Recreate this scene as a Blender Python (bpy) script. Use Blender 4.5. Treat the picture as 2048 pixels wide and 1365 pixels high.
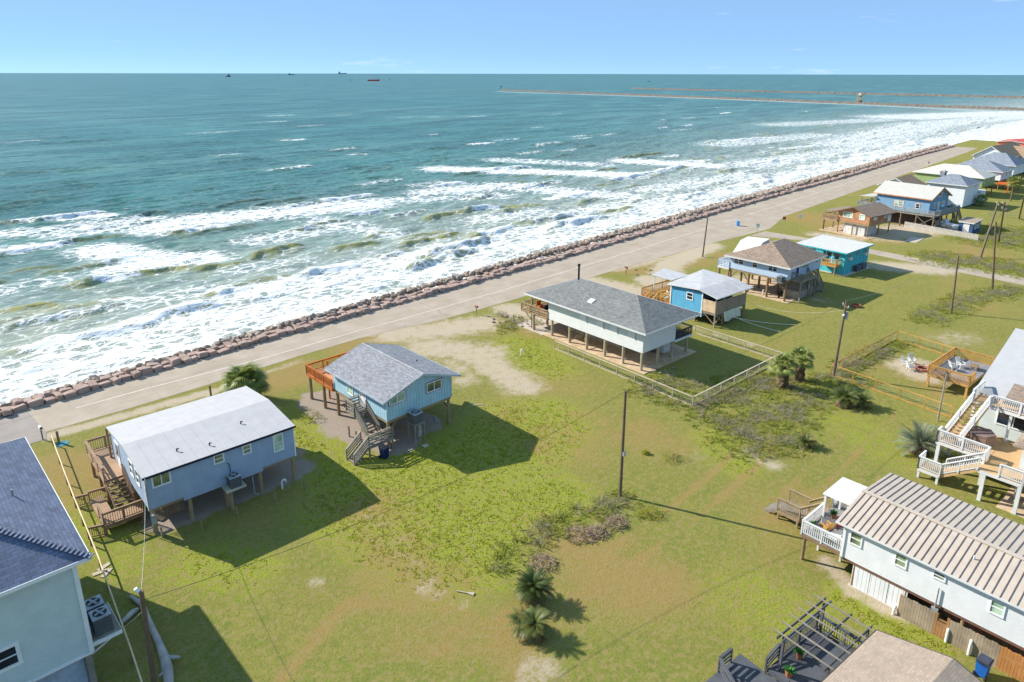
import bpy, bmesh, math, random
import numpy as np
from mathutils import Vector, Matrix
random.seed(7); RNG = np.random.default_rng(7)
R_ = math.radians
for o in list(bpy.data.objects): bpy.data.objects.remove(o)
scene = bpy.context.scene
COL = scene.collection

# ---------------------------------------------------------------- camera
FPX, CAMH, CX, CY = 1383.0, 30.0, 1024.0, 560.0
PITCH = math.atan((CY - 147.5) / FPX); ROLL = R_(0.11); YAW = R_(46.2)
cam = bpy.data.cameras.new('camera'); camo = bpy.data.objects.new('camera', cam); COL.objects.link(camo)
cam.sensor_width = 36.0; cam.lens = 36.0 * FPX / 2048.0; cam.shift_y = -(682.5 - CY) / 2048.0
cam.clip_start = 0.5; cam.clip_end = 90000
camo.matrix_world = (Matrix.Translation((0, 0, CAMH)) @ Matrix.Rotation(-YAW, 4, 'Z')
                     @ Matrix.Rotation(math.pi / 2 - PITCH, 4, 'X') @ Matrix.Rotation(ROLL, 4, 'Z'))
scene.camera = camo

# ---------------------------------------------------------------- light
SUN_AZ, SUN_EL = R_(110.8), R_(32.0)          # direction towards the sun, azimuth from +X
world = bpy.data.worlds.new('World'); scene.world = world; world.use_nodes = True
wn = world.node_tree; bg = wn.nodes['Background']
sky = wn.nodes.new('ShaderNodeTexSky'); sky.sky_type = 'NISHITA'; sky.sun_disc = False
sky.sun_elevation = SUN_EL; sky.sun_rotation = math.pi / 2 - SUN_AZ
sky.altitude = 10000; sky.air_density = 1.0; sky.dust_density = 0.0; sky.ozone_density = 4.0
mixn = wn.nodes.new('ShaderNodeMixRGB'); mixn.inputs[0].default_value = .74; mixn.inputs[2].default_value = (1.58, 2.68, 4.05, 1)   # flat light blue added to even out the sky and lift ambient light
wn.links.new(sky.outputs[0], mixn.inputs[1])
tc = wn.nodes.new('ShaderNodeTexCoord'); mp = wn.nodes.new('ShaderNodeMapping'); mp.inputs['Scale'].default_value = (9, 9, 60); wn.links.new(tc.outputs['Generated'], mp.inputs[0])
cn = wn.nodes.new('ShaderNodeTexNoise'); cn.inputs['Scale'].default_value = 1.0; cn.inputs['Detail'].default_value = 6; wn.links.new(mp.outputs[0], cn.inputs['Vector'])
cr = wn.nodes.new('ShaderNodeMapRange'); wn.links.new(cn.outputs[0], cr.inputs[0]); [setattr(cr.inputs[i], 'default_value', v) for i, v in ((1, .66), (2, .80), (3, 0), (4, .5))]
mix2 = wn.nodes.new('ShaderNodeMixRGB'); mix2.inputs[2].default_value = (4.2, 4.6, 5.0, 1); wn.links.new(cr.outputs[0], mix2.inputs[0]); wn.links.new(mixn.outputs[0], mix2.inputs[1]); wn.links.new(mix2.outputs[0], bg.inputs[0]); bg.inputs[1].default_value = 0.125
sl = bpy.data.lights.new('sun', 'SUN'); sl.energy = 4.6; sl.angle = R_(0.5); sl.color = (1.0, 0.94, 0.84)
so = bpy.data.objects.new('sun', sl); COL.objects.link(so)
sd = Vector((math.cos(SUN_AZ) * math.cos(SUN_EL), math.sin(SUN_AZ) * math.cos(SUN_EL), math.sin(SUN_EL)))
so.rotation_euler = sd.to_track_quat('Z', 'Y').to_euler(); so.location = (0, 60, 80)
vs = scene.view_settings; vs.view_transform = 'Standard'; vs.look = 'None'; vs.exposure = 0.88; vs.gamma = 1.0; vs.use_curve_mapping = False

# ---------------------------------------------------------------- pixel -> place on a level surface
_cp, _sp, _ca, _sa, _cr, _sr = math.cos(PITCH), math.sin(PITCH), math.cos(YAW), math.sin(YAW), math.cos(ROLL), math.sin(ROLL)
def G(px, py, z=0.0):
    a, b = px - CX, py - CY
    a, b = a * _cr + b * _sr, -a * _sr + b * _cr
    X, Y, Z = a, FPX * _cp - b * _sp, -(b * _cp + FPX * _sp)
    t = (z - CAMH) / Z
    return ((X * _ca + Y * _sa) * t, (-X * _sa + Y * _ca) * t)
def G3(px, py, z=0.0):
    p = G(px, py, z); return Vector((p[0], p[1], z))

# ---------------------------------------------------------------- materials
MATS = {}
class NT:
    def __init__(s, name):
        s.m = bpy.data.materials.new(name); s.m.use_nodes = True; s.t = s.m.node_tree
        s.b = s.t.nodes['Principled BSDF']
    def n(s, typ, **kw):
        nd = s.t.nodes.new('ShaderNode' + typ)
        for k, v in kw.items():
            if k.startswith('i_'):
                key = k[2:]; key = int(key) if key.isdigit() else key
                s.set(nd.inputs[key], v)
            else: setattr(nd, k, v)
        return nd
    def set(s, inp, v):
        if isinstance(v, bpy.types.NodeSocket): s.t.links.new(v, inp)
        elif isinstance(v, (tuple, list)) and len(v) == 3 and inp.type == 'RGBA': inp.default_value = (*v, 1)
        else: inp.default_value = v
    def math(s, op, a, b=0.0, c=0.0, clamp=False):
        nd = s.n('Math', operation=op, use_clamp=clamp); s.set(nd.inputs[0], a); s.set(nd.inputs[1], b); s.set(nd.inputs[2], c); return nd.outputs[0]
    def mix(s, f, a, b, blend='MIX'):
        nd = s.n('MixRGB', blend_type=blend); s.set(nd.inputs[0], f); s.set(nd.inputs[1], a); s.set(nd.inputs[2], b); return nd.outputs[0]
    def noise(s, vec, scale, detail=3, rough=.55, out=0, dist=0.0):
        nd = s.n('TexNoise'); s.set(nd.inputs['Vector'], vec); nd.inputs['Scale'].default_value = scale
        nd.inputs['Detail'].default_value = detail; nd.inputs['Roughness'].default_value = rough; nd.inputs['Distortion'].default_value = dist
        return nd.outputs[out]
    def ramp(s, f, lo, hi, a=0.0, b=1.0, smooth=True):
        nd = s.n('MapRange', interpolation_type='SMOOTHSTEP' if smooth else 'LINEAR'); s.set(nd.inputs[0], f)
        for i, v in ((1, lo), (2, hi), (3, a), (4, b)): s.set(nd.inputs[i], v)
        return nd.outputs[0]
    def pos(s): return s.n('NewGeometry').outputs['Position']
    def uv(s): return s.n('UVMap').outputs[0]
    def attr(s, name): return s.n('Attribute', attribute_name=name).outputs['Fac']
    def scale(s, vec, xyz):
        nd = s.n('Mapping'); s.set(nd.inputs[0], vec); nd.inputs['Scale'].default_value = xyz; return nd.outputs[0]
    def bump(s, h, strength=.5, dist=.02, nrm=None):
        nd = s.n('Bump'); s.set(nd.inputs['Height'], h); nd.inputs['Strength'].default_value = strength; nd.inputs['Distance'].default_value = dist
        if nrm is not None: s.set(nd.inputs['Normal'], nrm)
        s.t.links.new(nd.outputs[0], s.b.inputs['Normal']); return nd.outputs[0]
    def out(s, col, rough=.7, spec=.3, metal=0.0):
        s.set(s.b.inputs['Base Color'], col); s.set(s.b.inputs['Roughness'], rough); s.set(s.b.inputs['Metallic'], metal)
        s.b.inputs['Specular IOR Level'].default_value = spec
        return s.m
def translucent(t, col, fac=.45):
    b = t.n('BsdfTranslucent'); t.set(b.inputs[0], col); mx = t.n('MixShader'); mx.inputs[0].default_value = fac
    t.t.links.new(t.b.outputs[0], mx.inputs[1]); t.t.links.new(b.outputs[0], mx.inputs[2]); t.t.links.new(mx.outputs[0], t.t.nodes['Material Output'].inputs[0])
def srgb(r, g, b):
    f = lambda c: (c / 255 / 12.92) if c / 255 <= .04045 else ((c / 255 + .055) / 1.055) ** 2.4
    return (f(r), f(g), f(b))
def dk(c, k): return tuple(min(1.0, v * k) for v in c)
def M(name, col=(.5, .5, .5), kind='plain', rough=.75, var=.25, scale=1.3, period=.15, spec=.25, alt=None, bump=.4, con=.62):
    """procedural material with large soft variation, fine grain and the relief of its kind"""
    if name in MATS: return MATS[name]
    t = NT(name); P = t.pos(); U = t.uv()
    big = t.noise(P, scale, 4, .6); fine = t.noise(P, 22, 2, .6)
    c = t.mix(t.ramp(big, .3, .72), dk(col, 1 - var), dk(col, 1 + var * .6))
    c = t.mix(t.ramp(fine, .35, .75, 0, .22), c, dk(col, .55))
    h = fine; dist = .01
    sx = t.n('SeparateXYZ'); t.set(sx.inputs[0], U); ux, uy = sx.outputs[0], sx.outputs[1]
    if kind == 'siding':
        w = t.math('FRACT', t.math('DIVIDE', uy, period)); h = w; dist = .025
        c = t.mix(t.ramp(w, 0.0, .14, .35, 0), c, dk(col, .5))
        st = t.noise(t.scale(P, (.9, .9, .12)), 2.2, 3); c = t.mix(t.ramp(st, .5, .8, 0, .22), c, dk(col, .62))
    elif kind == 'board':
        w = t.math('FRACT', t.math('DIVIDE', ux, period)); e = t.ramp(t.math('ABSOLUTE', t.math('SUBTRACT', w, .5)), .40, .47); h = t.math('SUBTRACT', 1.0, e); dist = .02
        c = t.mix(t.math('MULTIPLY', e, .55), c, dk(col, .4))
        st = t.noise(t.scale(P, (1.2, 1.2, .1)), 3, 3); c = t.mix(t.ramp(st, .5, .8, 0, .3), c, dk(col, .6))
    elif kind == 'shingle':
        br = t.n('TexBrick', offset=.5); t.set(br.inputs['Vector'], U); br.inputs['Scale'].default_value = 1.0
        br.inputs['Brick Width'].default_value = period * 2.1; br.inputs['Row Height'].default_value = period
        br.inputs['Mortar Size'].default_value = .012; br.inputs['Mortar Smooth'].default_value = .3; br.inputs['Bias'].default_value = 0
        t.set(br.inputs['Color1'], dk(col, .62)); t.set(br.inputs['Color2'], dk(col, 1.35)); t.set(br.inputs['Mortar'], dk(col, .3))
        c = t.mix(con, c, br.outputs[0]); h = t.math('SUBTRACT', 1.0, br.outputs[1]); dist = .02
        if alt: c = t.mix(t.ramp(t.noise(P, .8, 5, .75), .66, .74, 0, .8), c, alt)
    elif kind == 'metal':
        w = t.math('FRACT', t.math('DIVIDE', ux, period)); e = t.ramp(t.math('ABSOLUTE', t.math('SUBTRACT', w, .5)), .455, .485); h = e; dist = .03
        c = t.mix(t.math('MULTIPLY', e, .3), c, dk(col, .5))
        st = t.noise(t.scale(U, (3.0, .25, 1)), 1.5, 4); c = t.mix(t.ramp(st, .48, .8, 0, .3), c, alt or dk(col, .55))
    elif kind == 'wood':
        g = t.noise(t.scale(P, (7, 7, 7)), 3.5, 4, .7); c = t.mix(t.ramp(g, .4, .75, 0, .55), c, dk(col, .45))
        o = t.n('ObjectInfo').outputs['Random']; c = t.mix(t.math('MULTIPLY', o, .35), c, dk(col, .6)); h = g
    t.bump(h, bump, dist)
    MATS[name] = t.out(c, rough, spec)
    return MATS[name]

# ---------------------------------------------------------------- mesh builder
class MB:
    def __init__(s): s.v, s.f = [], []
    def poly(s, pts):
        i = len(s.v); s.v += [tuple(p) for p in pts]; s.f.append(list(range(i, i + len(pts)))); return s
    def hexa(s, a):                       # a: 8 points, bottom ring then top ring
        i = len(s.v); s.v += [tuple(p) for p in a]
        for q in ((3, 2, 1, 0), (4, 5, 6, 7), (0, 1, 5, 4), (1, 2, 6, 5), (2, 3, 7, 6), (3, 0, 4, 7)): s.f.append([i + k for k in q])
        return s
    def box(s, x0, x1, y0, y1, z0, z1):
        return s.hexa([(x0, y0, z0), (x1, y0, z0), (x1, y1, z0), (x0, y1, z0), (x0, y0, z1), (x1, y0, z1), (x1, y1, z1), (x0, y1, z1)])
    def beam(s, p, q, w, h, up=(0, 0, 1)):
        p, q = Vector(p), Vector(q); d = (q - p)
        if d.length < 1e-6: return s
        d.normalize(); u = Vector(up)
        if abs(d.dot(u)) > .98: u = Vector((1, 0, 0))
        r = d.cross(u).normalized(); u = r.cross(d).normalized(); r *= w / 2; u *= h / 2
        return s.hexa([p - r - u, p + r - u, q + r - u, q - r - u, p - r + u, p + r + u, q + r + u, q - r + u])
    def cyl(s, p, q, r0, r1=None, n=8, cap=True):
        r1 = r0 if r1 is None else r1
        p, q = Vector(p), Vector(q); d = (q - p).normalized(); u = Vector((0, 0, 1)) if abs(d.z) < .9 else Vector((1, 0, 0))
        a = d.cross(u).normalized(); b = d.cross(a); i = len(s.v)
        for c, r in ((p, r0), (q, r1)):
            for k in range(n):
                t = 2 * math.pi * k / n; s.v.append(tuple(c + a * (r * math.cos(t)) + b * (r * math.sin(t))))
        for k in range(n): s.f.append([i + k, i + (k + 1) % n, i + n + (k + 1) % n, i + n + k][::-1])
        if cap: s.f.append([i + k for k in range(n)]); s.f.append([i + n + k for k in range(n)][::-1])
        return s
    def prism(s, pts, t):                 # slab: polygon thickened downwards
        n = len(pts); i = len(s.v); s.v += [tuple(p) for p in pts] + [(p[0], p[1], p[2] - t) for p in pts]
        s.f.append([i + k for k in range(n)]); s.f.append([i + n + k for k in range(n)][::-1])
        for k in range(n): s.f.append([i + k, i + n + k, i + n + (k + 1) % n, i + (k + 1) % n])
        return s
    def mesh(s, name, mat=None, smooth=False):
        me = bpy.data.meshes.new(name); me.from_pydata(s.v, [], s.f); me.update()
        uvs(me)
        if mat: me.materials.append(mat)
        if smooth: me.polygons.foreach_set('use_smooth', [True] * len(me.polygons))
        return me
    def build(s, name, mat, parent=None, smooth=False, loc=None):
        return link(name, s.mesh(name, mat, smooth), parent, loc)
def uvs(me):
    """metric UVs: u level along the face, v up its slope"""
    n = len(me.polygons)
    nr = np.empty(n * 3, 'f'); me.polygons.foreach_get('normal', nr); nr = nr.reshape(-1, 3)
    nl = len(me.loops); li = np.empty(nl, 'i'); me.loops.foreach_get('vertex_index', li)
    co = np.empty(len(me.vertices) * 3, 'f'); me.vertices.foreach_get('co', co); co = co.reshape(-1, 3)
    tot = np.empty(n, 'i'); me.polygons.foreach_get('loop_total', tot)
    nn = np.repeat(nr, tot, axis=0)
    h = np.stack([-nn[:, 1], nn[:, 0], np.zeros(nl)], 1); l = np.linalg.norm(h, axis=1)
    flat = l < .02; h[flat] = (1, 0, 0); l[flat] = 1; h /= l[:, None]
    v = np.cross(nn, h); p = co[li]
    uv = np.stack([(p * h).sum(1), (p * v).sum(1)], 1).astype('f')
    me.uv_layers.new(name='UVMap').data.foreach_set('uv', uv.ravel())
def link(name, data, parent=None, loc=None):
    o = bpy.data.objects.new(name, data); COL.objects.link(o)
    if parent is not None: o.parent = parent
    if loc is not None: o.location = loc
    return o
def tag(o, label=None, cat=None, group=None, kind=None):
    if label: o['label'] = label
    if cat: o['category'] = cat
    if group: o['group'] = group
    if kind: o['kind'] = kind
    return o
def thing(name, label, cat, loc=(0, 0, 0), rot=0.0, group=None):
    o = bpy.data.objects.new(name, None); COL.objects.link(o); o.empty_display_size = .3
    o.location = loc; o.rotation_euler = (0, 0, R_(rot)); return tag(o, label, cat, group)
def copy_tree(o, parent=None):
    c = o.copy(); COL.objects.link(c); c.parent = parent
    for ch in list(o.children): copy_tree(ch, c)
    return c
UNIT = {}
def unit_box(mat):
    if mat.name not in UNIT: UNIT[mat.name] = MB().box(-.5, .5, -.5, .5, -.5, .5).mesh('piece', mat)
    return UNIT[mat.name]
def piece(name, mat, parent, c, size, rot=None):
    """a small board sharing one box mesh per material"""
    o = link(name, unit_box(mat), parent, c); o.scale = size
    if rot: o.rotation_euler = rot
    return o

# colours of the place (real base colours)
WOOD = M('weathered_wood', srgb(150, 124, 96), 'wood'); POSTW = M('post_wood', srgb(168, 146, 112), 'wood', var=.2)
NEWW = M('new_cedar', srgb(190, 106, 40), 'wood'); TANW = M('tan_pine', srgb(196, 150, 84), 'wood'); GREYW = M('grey_wood', srgb(150, 142, 130), 'wood')
DARKW = M('dark_stained_wood', srgb(92, 95, 102), 'wood'); WHITE = M('white_paint', srgb(212, 213, 212), var=.08, rough=.55)
DECKT = M('deck_tan', srgb(176, 146, 118), 'wood', var=.15); DECKO = M('deck_salmon', srgb(214, 150, 110), 'wood', var=.15); DECKG = M('deck_grey', srgb(150, 148, 150), 'wood')
GLASS = None
def glass(name, col, rough=.08):
    if name in MATS: return MATS[name]
    t = NT(name); n = t.noise(t.pos(), .9, 2)
    c = t.mix(t.ramp(n, .35, .7), dk(col, .5), dk(col, 1.4)); MATS[name] = t.out(c, rough, .8); return MATS[name]
GLASS = glass('window_glass', srgb(120, 132, 104)); GDARK = glass('dark_glass', srgb(36, 44, 60)); GCURT = glass('curtained_glass', srgb(176, 200, 178), .2)
ACM = M('condenser_grille', srgb(92, 96, 100), 'board', period=.05, rough=.5, var=.15); ACT = M('condenser_top', srgb(168, 176, 184), rough=.5); BLACK = M('black_plastic', (.02, .02, .022), rough=.5)
CONC = M('concrete', srgb(190, 180, 166), var=.18, scale=.6); PVC = M('white_pvc', srgb(232, 232, 226), rough=.4, var=.05)
GALV = M('grey_metal', srgb(150, 156, 160), rough=.45, spec=.5); WIRE = M('cable', srgb(170, 172, 168), rough=.5); WIRED = M('dark_cable', srgb(52, 50, 48), rough=.5)
# ---------------------------------------------------------------- zones on the ground
def seg_d(X, Y, pts):
    d = np.full(X.shape, 1e9)
    if len(pts) == 1: return np.hypot(X - pts[0][0], Y - pts[0][1])
    for (ax, ay), (bx, by) in zip(pts[:-1], pts[1:]):
        vx, vy = bx - ax, by - ay; L = vx * vx + vy * vy + 1e-9
        t = np.clip(((X - ax) * vx + (Y - ay) * vy) / L, 0, 1)
        d = np.minimum(d, np.hypot(X - ax - t * vx, Y - ay - t * vy))
    return d
def paint(X, Y, zones):
    m = np.zeros(X.shape)
    for r, s, pts in zones:
        w = [G(*p) for p in pts]; d = seg_d(X, Y, w)
        m = np.maximum(m, s * np.clip(1.25 - d / r * .75, 0, 1) ** 1.0)
    return np.clip(m, 0, 1)
Z_SAND = [(.9, .9, [(100, 872), (300, 818), (420, 785)]), (.6, .6, [(420, 785), (600, 722)]), (3.4, .85, [(790, 668), (870, 662), (960, 648)]),
          (3.6, .8, [(860, 695), (965, 708)]), (2.6, .8, [(950, 712), (1045, 772)]), (2.2, .6, [(905, 720), (930, 760)]), (2.4, 1, [(1020, 618), (1085, 652)]), (1.5, .8, [(1085, 652), (1130, 640)]),
          (3.4, 1, [(1180, 566), (1300, 592)]), (2.5, 1, [(1300, 560), (1335, 585)]), (2.6, 1, [(1420, 492), (1340, 528), (1330, 548)]), (1.5, .7, [(1230, 540), (1340, 515), (1420, 490)]),
          (4.5, .85, [(1480, 565), (1565, 580)]), (3.2, 1, [(1770, 533), (1870, 540)]), (1.3, .7, [(1078, 1338)]), (.9, .55, [(850, 1180)]), (.7, .6, [(632, 1165)]), (.8, .75, [(1655, 1125), (1700, 1180), (1790, 1230)]),
          (1.6, .4, [(1400, 918)]), (1.0, .36, [(735, 1030), (790, 1090), (860, 1170), (930, 1205)]), (.8, .5, [(1330, 640), (1500, 690)]), (2.7, 1.1, [(1835, 737), (1850, 745)]), (3.0, .5, [(1890, 680), (1930, 675)]), (2, .5, [(1640, 600)]), (1.2, .6, [(1500, 905), (1545, 930)]),
          (3, .8, [(1640, 470), (1700, 478)]), (6, .9, [(1760, 470), (1850, 455)]), (1.0, .5, [(1560, 470), (1740, 506)])]
Z_GRAVEL = [(2.0, 1, [(640, 800), (690, 850), (790, 885)]), (1.6, .9, [(720, 800), (850, 850)]), (1.8, .9, [(335, 1035), (450, 990), (580, 940)]), (2.0, .8, [(400, 960), (560, 910)])]
Z_DRY = [(.35, .9, [(1180, 1130), (1350, 1010), (1470, 905)]), (.35, .9, [(1240, 1150), (1400, 1030), (1530, 920)]), (.4, .8, [(560, 1365), (700, 1200), (1000, 1240)]), (.35, .7, [(1560, 1000), (1750, 800)]), (.35, .7, [(1610, 1010), (1790, 830)]), (3.2, .8, [(110, 920), (175, 1000)]), (2.6, .85, [(560, 760), (610, 745)]), (2.4, .8, [(690, 690), (800, 655)]), (2.6, .8, [(900, 650), (990, 650)]), (2.2, .7, [(820, 1290), (1000, 1275)]), (1.6, .7, [(1000, 1275), (1040, 1345)]),
         (4.5, .5, [(1180, 1100), (1310, 1160)]), (4, .5, [(1180, 780), (1300, 880)]), (7, .6, [(1800, 480), (1920, 500)]), (9, .7, [(1640, 445), (1740, 470)]), (3, .8, [(1270, 545), (1450, 515)]), (5, .5, [(1950, 620)]),
         (3.5, .5, [(1000, 830), (1150, 900)]), (3, .6, [(740, 1030), (860, 1170)]), (4, .5, [(1760, 720), (1850, 760)]), (2.5, .6, [(1010, 640), (1060, 665)]), (4, .45, [(1560, 1060)]), (2, .5, [(320, 1270), (350, 1340)])]
Z_LUSH = [(6, .9, [(760, 960), (1000, 900), (1060, 850)]), (5, .9, [(720, 1000), (900, 1100)]), (4, .8, [(950, 1040), (1100, 1000)]), (3, .9, [(610, 830), (640, 880)]), (4, .7, [(1040, 690), (1100, 740)]), (1.4, 1, [(1700, 1190), (1850, 1290)]),
          (5, .5, [(1500, 1200), (1600, 1250)]), (3, .6, [(1420, 880), (1480, 930)]), (3, .5, [(150, 1010), (260, 1130)]), (3, .6, [(500, 1140), (400, 1130)]), (5, .5, [(1700, 850), (1780, 900)])]
Z_WEED = [(1.3, 1, [(1000, 1120), (1100, 1060), (1240, 1005)]), (3.4, 1, [(1330, 780), (1440, 800), (1540, 770)]), (3.2, 1, [(1440, 830), (1540, 850), (1600, 790)]), (2.6, .9, [(1480, 890), (1560, 880)]), (1.6, 1, [(1690, 735), (1790, 690)]),
          (1.6, .9, [(1650, 760), (1720, 760)]), (2.4, .9, [(1850, 640), (1930, 600), (2030, 580)]), (6, .8, [(1900, 520), (2040, 540)]), (9, .7, [(1990, 480), (2048, 470)]), (1.5, .8, [(1040, 640), (1010, 660)]), (.9, .6, [(1240, 1010), (1310, 1030)])]

def axis(a0, a1, step, grow, lo, hi):
    mid = list(np.arange(a0, a1, step)); up = []; v, s = a1, step
    while v < hi: up.append(v); s *= grow; v += s
    dn = []; v, s = a0 - step, step
    while v > lo: dn.append(v); s *= grow; v -= s
    return np.array(([lo] + dn[::-1] if dn else []) + mid + up + [hi])
def sstep(a, b, x): t = np.clip((x - a) / (b - a), 0, 1); return t * t * (3 - 2 * t)
def grid_mesh(name, xs, ys, Zf, attrs, mat):
    X, Y = np.meshgrid(xs, ys); Zv = Zf(X, Y); nx, ny = len(xs), len(ys)
    me = bpy.data.meshes.new(name); me.vertices.add(nx * ny)
    me.vertices.foreach_set('co', np.stack([X, Y, Zv], -1).astype('f').ravel())
    i = (np.arange(ny - 1)[:, None] * nx + np.arange(nx - 1)[None, :]).ravel()
    f = np.stack([i, i + 1, i + nx + 1, i + nx], 1).astype('i')
    me.loops.add(f.size); me.loops.foreach_set('vertex_index', f.ravel())
    me.polygons.add(len(f)); me.polygons.foreach_set('loop_start', np.arange(0, f.size, 4, dtype='i'))
    me.update(calc_edges=True); me.validate()
    me.polygons.foreach_set('use_smooth', np.ones(len(f), bool))
    for k, fn in attrs.items():
        a = me.attributes.new(k, 'FLOAT', 'POINT'); a.data.foreach_set('value', fn(X, Y).astype('f').ravel())
    me.materials.append(mat); return link(name, me)

YOX, YOY = [9, 24, 55, 110, 180, 352], [76.6, 77.6, 78.8, 80.2, 81.2, 80.5]
# ---------------------------------------------------------------- ground
def ground_mat():
    t = NT('ground'); P = t.pos()
    n1 = t.noise(P, .16, 5, .6); n2 = t.noise(P, .9, 5, .65); n3 = t.noise(P, 5.5, 4, .7); n4 = t.noise(P, 26, 2, .7)
    c = t.mix(t.ramp(n1, .32, .68), (.225, .225, .050), (.285, .255, .066))
    c = t.mix(t.ramp(n2, .42, .7), c, (.170, .205, .042))
    lush = t.ramp(t.math('ADD', t.attr('lush'), t.math('MULTIPLY', t.math('SUBTRACT', n2, .5), .9)), .30, .62)
    c = t.mix(t.math('MULTIPLY', lush, .95), c, (.29, .325, .036))
    n0 = t.noise(P, .075, 3, .6)
    dry = t.ramp(t.math('ADD', t.math('ADD', t.attr('dry'), t.math('MULTIPLY', t.math('SUBTRACT', n0, .47), 2.8)), t.math('MULTIPLY', t.math('SUBTRACT', n2, .5), 1.5)), .22, .95)
    c = t.mix(t.math('MULTIPLY', dry, .95), c, (.33, .225, .078))
    c = t.mix(t.ramp(n3, .42, .64, 0, t.math('MULTIPLY_ADD', dry, -.35, .55)), c, (.135, .150, .028))
    c = t.mix(t.ramp(t.noise(P, 2.3, 4, .7), .47, .60, 0, .75), c, (.315, .245, .10)); nd = t.math('SUBTRACT', 1.0, t.math('MULTIPLY', dry, .9)); c = t.mix(t.math('MULTIPLY', nd, t.ramp(t.noise(P, 3.4, 4, .7), .52, .66, 0, .65)), c, (.215, .27, .034))
    sand = t.ramp(t.math('ADD', t.attr('sand'), t.math('MULTIPLY', t.math('SUBTRACT', t.math('MULTIPLY_ADD', n3, .5, t.math('MULTIPLY', n2, .5)), .5), 2.4)), .30, .80)
    sc = t.mix(t.ramp(n3, .3, .7), (.56, .47, .35), (.44, .35, .25))
    c = t.mix(sand, c, sc)
    gr = t.ramp(t.math('ADD', t.attr('gravel'), t.math('MULTIPLY', t.math('SUBTRACT', n2, .5), .9)), .35, .6)
    gc = t.mix(t.ramp(n4, .3, .75), (.44, .355, .29), (.26, .215, .185))
    c = t.mix(gr, c, gc)
    c = t.mix(t.attr('bank'), c, (.13, .10, .08))
    n5 = t.noise(P, 11, 3, .75); c = t.mix(t.ramp(n5, .48, .70, 0, .42), c, (.115, .125, .026)); c = t.mix(t.ramp(n4, .5, .75, 0, .3), c, (.33, .30, .085))
    t.bump(t.math('MULTIPLY_ADD', n3, 1.0, n4), .7, .10)
    return t.out(c, .95, .1)
xs = axis(-8, 135, .5, 1.035, -400, 430); ys = axis(-6, 84, .5, 1.05, -420, 85)
ground = grid_mesh('ground', xs, ys,
    lambda X, Y: (-2.7 * np.clip((Y - 74.4) / (np.interp(X, YOX, YOY) + .8 - 74.4), 0, 1) + .10 * np.sin(X * .31 + 1) * np.sin(Y * .27) * sstep(3, 12, Y) * (1 - sstep(55, 62, Y)) * 0 - 3.2 * sstep(395, 412, X)),
    {'sand': lambda X, Y: paint(X, Y, Z_SAND), 'dry': lambda X, Y: paint(X, Y, Z_DRY), 'lush': lambda X, Y: paint(X, Y, Z_LUSH), 'gravel': lambda X, Y: paint(X, Y, Z_GRAVEL),
     'bank': lambda X, Y: sstep(73.6, 75.0, Y)}, ground_mat())
tag(ground, kind='structure')

# ---------------------------------------------------------------- roads
def road_mat(name, c0, c1):
    t = NT(name); P = t.pos(); n = t.noise(P, .35, 5, .65); f = t.noise(P, 14, 3, .7)
    st = t.noise(t.scale(P, (.05, 1.1, 1)), 1.0, 4, .6)
    c = t.mix(t.ramp(n, .3, .7), c0, c1); c = t.mix(t.ramp(st, .5, .8, 0, .4), c, dk(c0, .62)); c = t.mix(t.ramp(f, .45, .8, 0, .4), c, dk(c0, .5))
    vo = t.n('TexVoronoi', feature='DISTANCE_TO_EDGE'); t.set(vo.inputs['Vector'], t.mix(.25, P, t.noise(P, .8, 3, out=1))); vo.inputs['Scale'].default_value = .13
    c = t.mix(t.ramp(vo.outputs[0], 0, .005, .3, 0), c, dk(c0, .45))
    t.bump(f, .25, .01); return t.out(c, .9, .15)
ROADM = road_mat('road_surface', (.35, .29, .225), (.42, .355, .285)); PATCHM = road_mat('asphalt_patch', (.27, .235, .21), (.33, .29, .26))
def sheet(name, pts, z, mat):
    o = MB().poly([(p[0], p[1], z) for p in pts]).build(name, mat); tag(o, kind='structure'); return o
edge_px = [(80, 868), (250, 820), (400, 775), (600, 712), (720, 677), (800, 658), (880, 641), (950, 622), (1050, 593), (1150, 565), (1250, 535), (1400, 494), (1480, 472)]
near = [G(*p) for p in edge_px]; near = [(-120, near[0][1] + .3), (5, near[0][1])] + near
sheet('road', near + [(118, 59.0), (135, 57.2), (150, 60.5), (200, 61), (330, 62.5), (352, 63.5), (352, 73.2), (-120, 73.2)], .012, ROADM)
pp = [G(0, 838), G(57, 826), G(88, 868), G(88, 874), G(40, 884), G(0, 890)]
sheet('asphalt_patch', [(-120, 73.1), (pp[1][0], 73.1), (pp[2][0] + .2, pp[2][1]), (pp[2][0] - .1, pp[2][1] - 1.2), (-120, 64.8)], .018, PATCHM)
side = [G(*p) for p in [(1530, 463), (1600, 474), (1742, 499), (1900, 529), (2048, 556), (2300, 605)]]
side2 = [G(*p) for p in [(2300, 622), (2048, 571), (1868, 535), (1740, 508), (1600, 481), (1500, 472)]]
sheet('side_road', side + side2, .008, ROADM)
# centre line, worn white paint
LINE = M('road_paint', srgb(226, 220, 208), var=.2, scale=2.0)
LX = [12, 20.4, 31.3, 42.7, 50, 67, 90, 124, 212, 340]; LY = [69.85, 69.4, 68.3, 68.0, 67.5, 66.9, 66.6, 66.6, 67.8, 67.8]
for k in range(33):
    x = 14 + k * 6.0 if k < 22 else 146 + (k - 22) * 16.0; e = 5.95 if k < 22 else 15.9; y, y2 = float(np.interp(x, LX, LY)), float(np.interp(x + e, LX, LY))
    if k in (19, 21): continue
    o = MB().poly([(x, y - .06, .024), (x + e, y2 - .06, .024), (x + e, y2 + .06, .024), (x, y + .06, .024)]).build('road_line', LINE); tag(o, kind='structure')

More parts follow.
